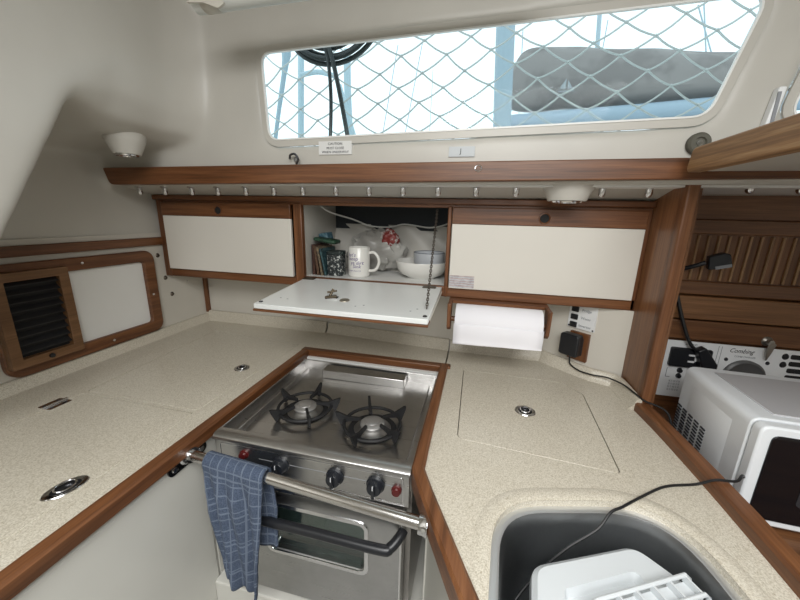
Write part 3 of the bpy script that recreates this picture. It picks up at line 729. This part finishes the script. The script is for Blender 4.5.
# switch panel on back wall
CHM = Matrix.Translation((.25, 1.245, 0)) @ Matrix.Rotation(math.radians(-41.63), 4, 'Z')   # frame of the angled wall
def CH(): b = MB(); b.M = CHM.copy(); return b
sp = thing('switch_panel', 'small white panel with three black rocker switches below the right cabinet', 'switch panel', (.345, 1.16, 1.07))
CH().prism(rr(.084, .172, 1.072, 1.158, .004), -.005, .002, 'y').build('faceplate', WPL, sp, .001)
for z, tx in ((1.136, 'Fridge'), (1.110, 'Water'), (1.084, 'Inverter')):
    CH().box(.093, .116, -.010, -.004, z-.009, z+.009).build('rocker_switch', BLK, sp, .002)
    text(tx, .012, GINK, sp, CHM @ facing((.141, -.0055, z)))
for x, z in ((.089, 1.077), (.167, 1.077)): CH().lathe([(0, .001), (.003, 0)], (x, -.005, z), 10, (0, -1, 0)).build('screw', INK, sp)
wo = thing('outlet_plate', 'small teak outlet plate on the wall under the switch panel', 'outlet', (.34, 1.16, .965))
CH().box(.100, .163, -.010, .002, .966, 1.062).build('teak_backing', W[2], wo, .002)
CH().box(.108, .148, -.012, -.009, .985, 1.045).build('socket_face', BLK, wo, .002)
pa = thing('power_adapter', 'black power adapter plugged in above the right worktop', 'adapter', (.33, 1.15, .98))
CH().prism(rr(.086, .148, .984, 1.058, .009), -.044, -.0122, 'y').build('adapter_body', BLK, pa, .004)
b = MB(); b.tube(catmull([(.322, 1.150, .990), (.322, 1.145, .97), (.328, 1.145, .950), (.350, 1.118, .9425), (.380, 1.092, .945), (.415, 1.070, .951), (.440, 1.02, .957), (.450, .97, .9585), (.462, .938, .955), (.500, .915, .9475), (.513, .90, .92), (.518, .89, .86), (.522, .88, .828)], 8), .0024, 8)
b.build('adapter_cord', RUB, pa)
# cord over counter into sink
ck = MB().tube(catmull([(.66, .80, .85), (.60, .76, .875), (.54, .70, .94), (.508, .668, .9475), (.472, .662, .9475), (.446, .668, .9262), (.388, .650, .9235), (.335, .612, .925), (.285, .572, .9262), (.262, .558, .922), (.238, .538, .90), (.190, .520, .865), (.145, .500, .82), (.105, .470, .775), (.095, .43, .752), (.11, .38, .7475)], 8), .0024, 8).build('cable', RUB)
tag(ck, 'thin black cable crossing the worktop from the microwave into the sink', 'cable')

# white plastic lid / rack in the sink
LIDZ = .880
wl = thing('dish_drainer', 'white plastic drainer with ribbed handle sitting in the sink', 'drainer', (.26, .38, .745))
body = rpoly([(.085, .23), (.118, .468), (.302, .552), (.358, .500), (.385, .25)], [.03, .045, .04, .035, .03], 6)
b = MB(); rows = []
for d, z in ((-.030, .7445), (-.012, .80), (-.004, .862), (-.006, .873), (-.014, LIDZ), (-.022, LIDZ)):
    P = scale_poly(body, d); rows.append([(x, y, z) for x, y in P+[P[0]]])
b.grid(rows)
b.build('shell', LIDW, wl)
ip = scale_poly(body, -.022); inner = rpoly([(.150, .26), (.165, .435), (.286, .495), (.330, .27)], .012, 4)
MB().holed(ip, [inner[::-1]], LIDZ-.003, LIDZ, 'z').build('rim_top', LIDW, wl)
b = MB(); rows = []
for d, z in ((0, LIDZ-.0005), (-.006, LIDZ-.016)):
    P = scale_poly(inner, d); rows.append([(x, y, z) for x, y in P+[P[0]]])
b.grid(rows); b.prism(scale_poly(inner, -.005), LIDZ-.019, LIDZ-.015); b.build('recessed_panel', LIDW, wl)
hn = MB()
A = Vector((.195, .395, 0)); D = (Vector((.355, .475, 0))-A).normalized(); N = Vector((-D.y, D.x, 0)); Lh = .185
def P3(s, n, z): p = A+D*s+N*n; return (p.x, p.y, z)
hz0 = LIDZ+.002
for n0 in (-.014, .014): hn.tube([P3(0, n0, hz0-.012), P3(.003, n0, hz0+.012), P3(.012, n0, hz0+.02), P3(Lh-.012, n0, hz0+.02), P3(Lh-.002, n0, hz0+.010), P3(Lh, n0, hz0-.02)], .0032, 8)
for i in range(6):
    s_0 = .016+i*.0305; hn.hexa([P3(s_0, -.014, hz0+.010), P3(s_0+.003, -.014, hz0+.010), P3(s_0+.003, .014, hz0+.010), P3(s_0, .014, hz0+.010), P3(s_0, -.014, hz0+.0215), P3(s_0+.003, -.014, hz0+.0215), P3(s_0+.003, .014, hz0+.0215), P3(s_0, .014, hz0+.0215)])
hn.hexa([P3(.012, -.012, hz0+.008), P3(Lh-.01, -.012, hz0+.008), P3(Lh-.01, .012, hz0+.008), P3(.012, .012, hz0+.008), P3(.012, -.012, hz0+.010), P3(Lh-.01, -.012, hz0+.010), P3(Lh-.01, .012, hz0+.010), P3(.012, .012, hz0+.010)])
hn.build('ribbed_handle', LIDW, wl)

# ================================================================== LEFT WALL HATCH AND VENT
lh = thing('locker_hatch', 'teak framed white access panel on the left wall', 'hatch', (XL, .8, .94))
xo = XL+.020
MB().ring(rr(.570, 1.045, .953, 1.268, .035, 6), rr(.612, 1.003, .993, 1.228, .012, 6), XL, xo, 'x').build('frame', W[1], lh, .004)
MB().prism(rr(.611, 1.004, .992, 1.229, .012), XL, XL+.006, 'x').build('panel', WHITE, lh)
b = MB()
for y, z in ((.80, 1.249), (.85, .973), (.597, 1.0), (1.02, 1.1)): b.lathe([(0, .001), (.004, .0008), (.0045, 0)], (xo, y, z), 12, (1, 0, 0))
b.build('screw', CHROME, lh)
vt = thing('louvre_vent', 'light teak framed vent with dark louvres at the left end of the hatch', 'vent', (XL+.02, .69, .99))
vp = [(.600, 1.252), (.780, 1.252), (.780, .985), (.600, .985)]
xv = XL+.0205
MB().ring(rr(.573, .745, .985, 1.248, .004, 2), rr(.598, .720, 1.010, 1.224, .002, 2), xv, xv+.022, 'x').build('frame', VW, vt, .003)
MB().box(xv, xv+.003, -.5+1.096, .722, 1.008, 1.226).build('backing', DARK, vt)
b = MB()
for i in range(9):
    z = 1.022+i*.0235; b.hexa([(xv+.003, .598, z+.012), (xv+.016, .598, z), (xv+.016, .720, z), (xv+.003, .720, z+.012), (xv+.003, .598, z+.014), (xv+.016, .598, z+.0025), (xv+.016, .720, z+.0025), (xv+.003, .720, z+.014)])
b.build('louvres', mat('black_louvre', (.018, .018, .02), .4), vt)
MB().lathe([(0, .006), (.006, .005), (.007, 0)], (xv+.022, .660, .998), 12, (1, 0, 0)).build('catch', BLK, vt)
sn = None
for y, z in ((1.078, 1.243), (1.098, 1.150), (1.118, 1.078)):
    if sn is None:
        sn = MB().lathe([(0, .006), (.005, .005), (.007, .002), (.009, 0)], (XL, y, z), 16, (1, 0, 0)).build('snap_stud', mat('aged_bronze', (.12, .10, .08), .35, .9), org=(XL, y, z)); c_ = sn
    else: c_ = copy_tree(sn); c_.location = (XL, y, z)
    tag(c_, 'small bronze snap stud on the left wall right of the teak hatch', 'snap stud', 'snap studs beside the hatch')
ws = MB().lathe([(0, .002), (.003, .001), (.004, 0)], (XL, 1.20, 1.12), 12, (1, 0, 0)).build('wall_screw', CHROME); tag(ws, 'tiny screw on left wall below the left cabinet end', 'screw')

# ================================================================== LAMPS, FASTENERS, LABELS
def dome(x, y, z, label, up=0, r=.062, h=.040):
    t = thing('dome_light', label, 'lamp', (x, y, z-h), 'dome lights')
    MB().lathe([(r*1.15, .035), (r*1.12, .004), (r*1.05, -.004), (r*.95, -.014), (r*.80, -h*.8), (r*.74, -h), (r*.62, -h), (r*.60, -h+.004), (0, -h+.004)], (x, y, z), 40).build('housing', LINER, t)
    o = MB().lathe([(r*.64, -h-.001), (r*.60, -h-.0045), (r*.48, -h-.0045), (r*.46, -h-.001)], (x, y, z), 36).build('bezel', CHROME, t)
    MB().lathe([(r*.46, -h-.001), (r*.2, -h-.003), (0, -h-.0035)], (x, y, z), 30).build('lens', LAMPG, o)
dome(.215, 1.005, 1.510, 'white dome light under the side deck above the right cabinet', r=.064, h=.043)
dome(-.985, .815, 1.603, 'dim dome light in the recessed corner at upper left', 1, r=.044, h=.036)
nut = None
def underz(x, y): 
    if x < .47: z0 = 1.505+(x+1.30)/1.77*.017; return z0+(1.462-z0)*(y-.935)/.225
    return 1.522-.030*(y-.935)/.315
for px in (140, 165, 192, 218, 246, 274, 303, 336, 369, 403, 438, 476, 516, 602, 649, 698, 749, 800):
    p = aty(px, 192, 1.0); x = p.x; y = 1.0
    if nut is None:
        nut = thing('cap_nut', None, 'nut', (x, y, underz(x, y)))
        zt = nut.location.z
        MB().lathe([(0, -.001), (.015, -.001), (.015, -.004), (0, -.004)], (x, y, zt+.002), 20).build('washer', CHROME, nut)
        MB().lathe([(.0085, -.003), (.0085, -.012), (.008, -.020), (.005, -.025), (0, -.027)], (x, y, zt), 12).build('acorn', CHROME, nut)
        c_ = nut
    else: c_ = copy_tree(nut); c_.location = (x, y, underz(x, y))
    tag(c_, 'chrome cap nut in the row under the side deck behind the teak batten', 'nut', 'deck bolt cap nuts')
# labels on the window wall
lb = thing('warning_label', 'white caution sticker on the wall below the left half of window', 'sticker', (-.405, .93, 1.575))
Z0 = .9285
MB().box(-.455, -.358, Z0-.0005, Z0+.006, 1.578, 1.612).build('paper', LABEL, lb)
for s, z, k in (('CAUTION', 1.605, .009), ('MUST CLOSE', 1.594, .0085), ('WHEN UNDERWAY', 1.584, .0085)): text(s, k, INK, lb, facing((-.406, Z0-.001, z)), space=1.05)
l2 = thing('small_sticker', 'small silvery sticker with black symbol on wall below window centre', 'sticker', (-.055, .93, 1.566))
MB().box(-.095, -.030, Z0-.0005, Z0+.006, 1.568, 1.592).build('paper', mat('silver_sticker', (.50, .53, .55), .4), l2); text('⚓' if False else 'J', .016, INK, l2, facing((-.065, Z0-.001, 1.581)))
hk = MB().tube(catmull([(-.520, .918, 1.553), (-.512, .914, 1.565), (-.520, .912, 1.578), (-.535, .914, 1.576), (-.540, .918, 1.566)], 5), .003, 8).build('ring_hook', mat('hook_metal', (.10, .10, .11), .3, .9)); tag(hk, 'small dark open ring hook on the left part of the teak batten', 'hook')
MB().lathe([(0, .004), (.006, .003), (.008, 0)], (-.526, .9285, 1.566), 14, (0, -1, 0)).build('hook_base', mat('hook_base_metal', (.3, .3, .3), .3, .9), hk, org=None)
b = MB().tube([(-.018+.008*math.cos(a/16*math.tau), .9068, 1.5375+.007*math.sin(a/16*math.tau)) for a in range(16)], .0014, 6, True).build('eyelet', CHROME); tag(b, 'small round metal eyelet on the teak batten face', 'eyelet')

rb = thing('rubber_bumper', 'round dark bumper on the wall at the end of the worn teak shelf', 'bumper', (.448, .928, 1.588))
MB().lathe([(.022, 0), (.022, .010), (.018, .014), (.012, .014), (.010, .010), (0, .010)], (.448, .930, 1.588), 28, (0, -1, 0)).build('pad', mat('dark_olive_rubber', (.09, .085, .065), .6), rb)
MB().lathe([(0, .013), (.006, .0125), (.007, .010)], (.448, .930, 1.588), 14, (0, -1, 0)).build('screw', CHROME, rb)
sf = thing('overhead_shelf', 'overhead shelf with worn golden teak fiddle rail at upper right', 'shelf', (.6, .6, 1.52))
MB().prism(rpoly([(.25, 1.522), (.872, 1.522), (.880, 1.53), (.872, 1.566), (.862, 1.570), (.25, 1.572)], [0, .006, .01, .01, .006, 0], 3), .414, .440, 'x').build('fiddle_rail', SHW, sf, .003)
MB().box(.440, 1.2, .25, .900, 1.528, 1.542).build('shelf_board', LINER, sf)
cp = MB().prism(rpoly([(.552, 1.600), (.566, 1.600), (.576, 1.690), (.563, 1.690)], .003, 3), .914, .931, 'y').build('curtain_clip', WPL, bevel=.002); tag(cp, 'white plastic upright strip on the wall between the two windows', 'clip')
MB().box(.561, .567, .912, .9142, 1.61, 1.68).build('groove', GINK, cp)
# rolled blind at top left
rbd = thing('rolled_blind', 'rolled white blind with a strap at the top of the window wall', 'blind', (-.6, .80, 1.95))
a0 = aty(235, 7, .74); a1 = aty(330, -14, .80)
MB().tube([(-.64, .74, a0.z+.017), (-.50, .74, a0.z+.019), (-.2, .74, a0.z+.022), (.1, .74, a0.z+.025)], .022, 20).build('roll', painted('blind_fabric', (.62, .63, .60), .7), rbd)
b = MB(); c0 = Vector((-.600, .74, a0.z+.0185)); rows = []
for j in range(25):
    a = j/24*math.tau; rows.append([(c0.x+x, c0.y+.0238*math.cos(a), c0.z+.0238*math.sin(a)) for x in (-.018, .018)])
b.grid(rows); o = b.build('strap', painted('strap_webbing', (.55, .52, .46), .85), rbd); q = o.modifiers.new('s', 'SOLIDIFY'); q.thickness = .003
b = MB(); b.prism(rpoly([(-.655, a0.z+.004), (-.60, a0.z-.001), (-.565, a0.z-.014), (-.545, a0.z-.006), (-.58, a0.z+.010)], .005, 3), .711, .716, 'y'); b.build('strap_end', bpy.data.materials['strap_webbing'], rbd)

# ================================================================== NOOK: charger panel, phone mount, latch, microwave
cp_ = thing('charger_panel', 'white electrical panel with socket, round dial and vents behind the microwave', 'control panel', (.8, 1.18, .88))
YP = 1.188
MB().box(.602, 1.30, YP-.006, YP, .862, 1.056).build('faceplate', WPL, cp_, .001)
s = MB().prism(rr(.626, .756, .972, 1.036, .006), YP-.018, YP-.006, 'y').build('socket', BLK, cp_, .003)
b = MB(); b.box(.682, .707, YP-.022, YP-.018, .992, .997); b.box(.682, .707, YP-.022, YP-.018, 1.013, 1.018); b.box(.702, .707, YP-.022, YP-.018, .992, 1.018); b.build('white_clip', WPL, s)
b = MB()
for z in (.957, .938): b.lathe([(0, .008), (.007, .007), (.009, 0)], (.672, YP-.006, z), 16, (0, -1, 0))
b.build('button', BLK, cp_)
b = MB(); b.box(.63, .632, YP-.0065, YP-.006, .93, .962); b.box(.63, .645, YP-.0065, YP-.006, .93, .932); b.box(.63, .645, YP-.0065, YP-.006, .961, .962); b.box(.775, .7765, YP-.0065, YP-.006, .87, 1.05); b.box(.785, .7865, YP-.0065, YP-.006, .87, 1.05)
b.build('printed_lines', GINK, cp_)
for i, z in enumerate((.918, .908, .898, .888)): text('||| || |||| || |||', .008, GINK, cp_, facing((.664, YP-.0062, z)))
text('AC OUTLET', .007, INK, cp_, facing((.69, YP-.0062, 1.046)))
text('Combing', .020, INK, cp_, facing((.845, YP-.0062, 1.040)), shear=.4)
text('COMBI CHARGER', .008, GINK, cp_, facing((.86, YP-.0062, 1.022)))
d = MB().lathe([(.056, 0), (.056, .008), (.050, .012), (.046, .009), (0, .008)], (.868, YP-.006, .957), 36, (0, -1, 0), sx=1.16).build('round_dial', mat('dial_grey', (.10, .10, .10), .4), cp_)
b = MB()
for x in (.806, .930): b.lathe([(0, .004), (.005, .003), (.006, 0)], (x, YP-.006, 1.010), 12, (0, -1, 0))
b.build('screw', INK, cp_)
b = MB()
for z in (1.036, 1.010): b.lathe([(0, .005), (.006, .005), (.009, .002), (.010, 0)], (.975, YP-.006, z), 16, (0, -1, 0))
b.build('indicator', BLK, cp_)
for i in range(4):
    MB().prism(rr(.99, 1.09, 1.030-.022*i, 1.044-.022*i, .004, 2), YP-.009, YP-.006, 'y').build('vent_slot', DARK, cp_)
for o_ in cp_.children_recursive:
    for v in o_.data.vertices: v.co.x = (.600-.8)+(v.co.x+.8-.602)*.86
# phone mount / charger head
pm = thing('phone_mount', 'black plug head on a stalk in front of the beaded panelling', 'mount', (.66, 1.17, 1.26))
M0 = Matrix.Translation((.672, 1.150, 1.313)) @ Matrix.Rotation(math.radians(-18), 4, 'Y') @ Matrix.Rotation(math.radians(-12), 4, 'Z')
b = MB(); b.M = M0; b.prism(rpoly([(-.028, -.018), (.026, -.018), (.026, .016), (.012, .024), (-.022, .020)], .005, 3), -.012, .012, 'y'); b.build('head', NAVY, pm, .003)
b = MB(); b.M = M0; b.box(-.012, .024, -.0135, -.0118, -.019, -.010); b.build('label_strip', GINK, pm)
MB().tube(catmull([(.645, 1.155, 1.308), (.625, 1.165, 1.296), (.600, 1.185, 1.282), (.590, 1.20, 1.275)], 5), .0065, 10).build('stalk', BLK, pm)
MB().prism(rr(.572, .612, 1.255, 1.292, .006), 1.192, 1.206, 'y').build('base', BLK, pm, .002)
pc = thing('plug_lead', 'thick black lead hanging from the mount into the white panel socket', 'cord', (.69, 1.16, 1.0))
MB().tube(catmull([(.588, 1.196, 1.262), (.598, 1.178, 1.22), (.622, 1.165, 1.14), (.655, 1.155, 1.06), (.690, 1.155, 1.030)], 7), .005, 10).build('lead', RUB, pc)
MB().prism(rpoly([(.675, 1.04), (.695, 1.052), (.735, 1.00), (.735, .972), (.70, .975)], .006, 3), 1.142, 1.169, 'y').build('plug', BLK, pc, .003)
# turn latch with key
kl = thing('turn_latch', 'small metal turn latch with pointed tail above the white panel', 'latch', (.90, 1.18, 1.07))
MB().lathe([(0, .020), (.008, .018), (.010, .010), (.006, .006), (.014, .002), (.015, 0)], (.868, 1.186, 1.078), 18, (0, -1, 0)).build('knob', mat('dull_nickel', (.35, .33, .3), .35, .9), kl)
MB().prism(rpoly([(.862, 1.078), (.880, 1.076), (.874, 1.05), (.865, 1.018), (.859, 1.05)], .002, 2), 1.166, 1.171, 'y').build('tail', bpy.data.materials['dull_nickel'], kl, .001)

# microwave
mw = thing('microwave', 'white microwave oven with black glass door behind the teak rail', 'microwave', (.8, .86, .822))
mx0, mx1, my0, my1, mz0, mz1 = .556, 1.01, .722, .968, .830, 1.052
MB().prism(rpoly([(mx0, mz0), (mx1, mz0), (mx1, mz1), (mx0+.0, mz1)], [.008, .008, .02, .02], 5), my0, my1, 'y').build('casing', MWP, mw, .003)
MB().box(mx0+.045, mx1-.03, my0+.02, my1-.03, mz1-.001, mz1+.0025).build('top_panel', MWT, mw, .0015)
MB().hexa([(mx0-.003, my0+.055, mz0+.03), (mx0-.003, my1-.055, mz0+.03), (mx0-.003, my1-.055, mz1-.045), (mx0-.003, my0+.055, mz1-.045), (mx0+.002, my0+.040, mz0+.02), (mx0+.002, my1-.04, mz0+.02), (mx0+.002, my1-.04, mz1-.03), (mx0+.002, my0+.04, mz1-.03)]).build('side_panel', MWP, mw, .002)
b = MB()
for r_ in range(5):
    for k in range(9):
        y = my0+.110+r_*.027; z = mz0+.045+.0085*k
        b.box(mx0-.0045, mx0-.0028, y, y+.018, z, z+.004)
b.build('vent_slots', mat('vent_dark', (.03, .035, .045), .6), mw)
MB().prism(rpoly([(mx0+.001, mz0+.002), (mx1, mz0+.002), (mx1, mz1-.002), (mx0+.001, mz1-.002)], .016, 5), my0-.028, my0-.003, 'y').build('front_frame', MWP, mw, .004)
g = MB().prism(rpoly([(mx0+.019, mz0+.018), (mx0+.355, mz0+.018), (mx0+.355, mz1-.018), (mx0+.019, mz1-.018)], .014, 5), my0-.031, my0-.0275, 'y').build('door_glass', GLS, mw, .001)
MB().prism(rr(mx0+.085, mx0+.31, mz0+.06, mz1-.06, .01), my0-.0318, my0-.031, 'y').build('viewing_window', mat('window_mesh', (.03, .031, .036), .3), g)
b = MB().box(mx0+.37, mx1-.012, my0-.031, my0-.027, mz0+.02, mz1-.02).build('control_strip', GLS, mw, .002)
b = MB()
for x in (mx0+.03, mx1-.03):
    for y in (my0+.03, my1-.03): b.lathe([(.012, 0), (.012, .009), (0, .009)], (x, y, .822), 12)
b.build('foot', RUB, mw)
mw.rotation_euler.z = -.045

# ================================================================== OUTSIDE THE WINDOW
struct(MB().box(-3, 3.5, .96, 2.45, 1.50, 1.56).build('floor_outside_deck', WHITE))
struct(MB().box(-14, 14, 2.45, 30, .15, .2).build('floor_outside_pontoon', mat('pontoon_grey', (.35, .38, .4), .6)))
def down(P, Z):
    a, b_ = P[-2], P[-1]; d = b_-a; t = (Z-b_.z)/d.z; return P+([b_+d*t] if t > 0 else [])
def px3(P, Y): return [aty(x, y, Y) for x, y in P]
netm = mat('netting_cord', (.50, .54, .53), .8); 
YN = 1.62
nt = MB()
# diamond net hung between two lifelines: cords zigzag between rows of knots
cells = 14; cw = .192; chh = .118; nx0 = -1.55; nz0 = 1.72
def kn(i, j):
    random.seed(i*91+j*7); jx, jz = random.uniform(-.010, .010), random.uniform(-.008, .008)
    return Vector((nx0+(i+.5*(j % 2))*cw+jx, YN+.01*math.sin(i), nz0+j*chh/2+jz+.016*i*.06+.0*i))
def cord(a, b_, n=5):
    return [a.lerp(b_, t/n)+Vector((0, 0, -.006*math.sin(math.pi*t/n))) for t in range(n+1)]
for j in range(0, 10):
    for i in range(cells+4):
        a = kn(i, j)
        if j % 2 == 0: ups = (kn(i, j+1), kn(i-1, j+1) if i else None)
        else: ups = (kn(i+1, j+1), kn(i, j+1))
        for u in ups:
            if u is not None: nt.tube(cord(a, u, 4), .0036, 5)
        nt.lathe([(0, -.008), (.0075, 0), (0, .008)], a, 6)
net = nt.build('safety_netting', netm); tag(net, 'white diamond mesh safety netting strung outside the window', 'netting')
for z, lab in ((1.722, 'lower pale lifeline wire outside under the netting'), (2.32, 'upper pale lifeline wire carrying the netting outside')):
    t_ = MB().tube([(-1.9, YN, z-.02), (0, YN, z), (2.2, YN, z+.02)], .005, 6).build('lifeline', netm); tag(t_, lab, 'wire')
bluem = mat('hazy_blue_steel', (.42, .56, .62), .5)
bluer = mat('hazy_blue_cloth', (.33, .45, .52), .8)
def pole(P, Y, r, m, name, label, cat='pole', flat=None):
    c_ = catmull(px3(P, Y), 4); c_ = down(c_, 1.565 if Y < 2.4 else .21) if cat != 'bar' else c_; rr_ = r+[r[-1]]*(len(c_)-len(r)) if isinstance(r, list) else r
    o = MB().tube(c_, rr_, 10).build(name, m); tag(o, label, cat)
pole([(301, 40), (301, 90), (301, 165)], 2.2, .020, bluem, 'canopy_post', 'pale blue post outside left of the black hose coil')
pole([(347, 50), (348, 100), (352, 170)], 2.2, .022, bluem, 'canopy_post', 'pale blue post outside just right of the hanging hoses')
pole([(301, 75), (318, 72), (335, 76)], 2.15, .014, bluem, 'canopy_crossbar', 'short blue crossbar outside joining near the left post', 'bar')
pole([(287, 48), (284, 75), (279, 110), (274, 150)], 2.0, [.022, .026, .020, .018, .014, .014, .014, .013, .012, .012, .012, .012, .012], bluer, 'furled_cover', 'slanting blue rolled cloth outside at the far left of window', 'cover')
pole([(340, 85), (350, 120), (362, 160)], 2.1, .010, bluem, 'wire_stay', 'slanting blue stay outside right of the hanging hoses', 'stay')
pole([(506, 20), (504, 70), (501, 150)], 2.6, .060, mat('mast_blue', (.33, .43, .49), .5), 'mast', 'broad grey blue mast outside in the middle of window', 'mast')
thin = mat('distant_rig', (.40, .50, .55), .7)
for k, (x0, y0, x1, y1, r) in enumerate(((398, 45, 380, 150, .003), (423, 40, 402, 150, .003), (433, 70, 429, 145, .002), (523, 30, 518, 130, .003), (600, 10, 592, 120, .012), (608, 20, 590, 118, .003), (698, 5, 712, 55, .004), (704, 4, 706, 52, .004))):
    o = MB().tube(down(px3([(x0, y0), (x1, y1)], 4.5+.15*k), .21), r*2.0, 6).build('rigging_wire', thin); tag(o, ['thin grey shroud left of window centre', 'second thin shroud slightly right of window centre left', 'faint short stay near the window middle', 'thin shroud just right of the broad mast', 'distant thicker mast in front of the sail cover', 'thin shroud crossing the sail cover middle', 'left wire above the right end of the sail cover', 'right wire above the right end of the sail cover'][k]+' outside', 'rigging')
# boom with furled sail under grey cover
from mathutils import noise as ns
b = MB(); rows = []; YS = 3.2
top = [(508, 74), (524, 50), (570, 47), (620, 49), (680, 51), (760, 54), (830, 56)]; bot = [(508, 106), (524, 112), (570, 110), (620, 107), (680, 103), (760, 97), (830, 93)]
T = catmull(px3(top, YS), 8); Bt = catmull(px3(bot, YS), 8)
for a, c in zip(T, Bt):
    mid = (a+c)/2; hh = (a.z-c.z)/2; row = []
    for k in range(25):
        q = k/24*math.tau; w_ = .12*(1-.45*math.sin(q)); wr = .022*ns.noise(Vector((mid.x*3, math.cos(q)*2, math.sin(q)*2)))
        row.append((mid.x, mid.y+(w_+wr)*math.cos(q), mid.z+(hh+wr)*math.sin(q)))
    rows.append(row)
sbo = b.grid(rows).build('sail_cover', mottled('grey_canvas', (.185, .172, .165), (.24, .225, .215), 3)); tag(sbo, 'long grey brown canvas sail cover outside at the right of window', 'sail cover')
bm_ = MB().tube(catmull(px3([(503, 124), (560, 119), (640, 113), (720, 106), (830, 98)], 3.1), 4), .062, 14).build('boom', mat('boom_blue', (.32, .42, .50), .45)); tag(bm_, 'pale blue grey boom under the sail cover outside', 'boom')
text('▤', .1, thin, None, facing((0, 0, -5))) if False else None
q = aty(567, 84, 2.96)
lg = MB(); lg.M = Matrix.Translation(q) @ Matrix.Scale(.6, 4) @ Matrix.Translation(-q); lg.box(q.x-.09, q.x+.09, q.y-.002, q.y, q.z-.085, q.z-.07); lg.prism([(q.x-.08, q.z-.05), (q.x-.01, q.z-.05), (q.x-.01, q.z+.06)], q.y-.002, q.y, 'y'); lg.prism([(q.x+.01, q.z-.05), (q.x+.07, q.z-.05), (q.x+.01, q.z+.04)], q.y-.002, q.y, 'y'); lg.build('logo', mat('faded_logo', (.34, .38, .40), .8), sbo, org=None)
# black hose coil with two hanging hoses
hc = thing('hose_coil', 'black coiled hose hanging outside at the upper left of window', 'hose', aty(333, 50, 1.30))
cc = aty(330, 36, 1.30)
b = MB()
for r_, y_ in ((.175, 0), (.158, .018), (.142, -.008), (.125, .012), (.190, .014)):
    b.tube([(cc.x+r_*math.cos(a/40*math.tau), 1.30+y_, cc.z+.080+r_*.86*math.sin(a/40*math.tau)) for a in range(40)], .0085, 8, True)
b.build('coil', mat('black_hose', (.02, .028, .028), .4), hc)
MB().tube(catmull(px3([(322, 40), (328, 60), (331, 100), (330, 150)], 1.285), 5), .007, 8).build('hanging_hose', bpy.data.materials['black_hose'], hc)
MB().tube(catmull(px3([(326, 40), (333, 62), (341, 100), (350, 150)], 1.275), 5), .0085, 8).build('hanging_hose', bpy.data.materials['black_hose'], hc)
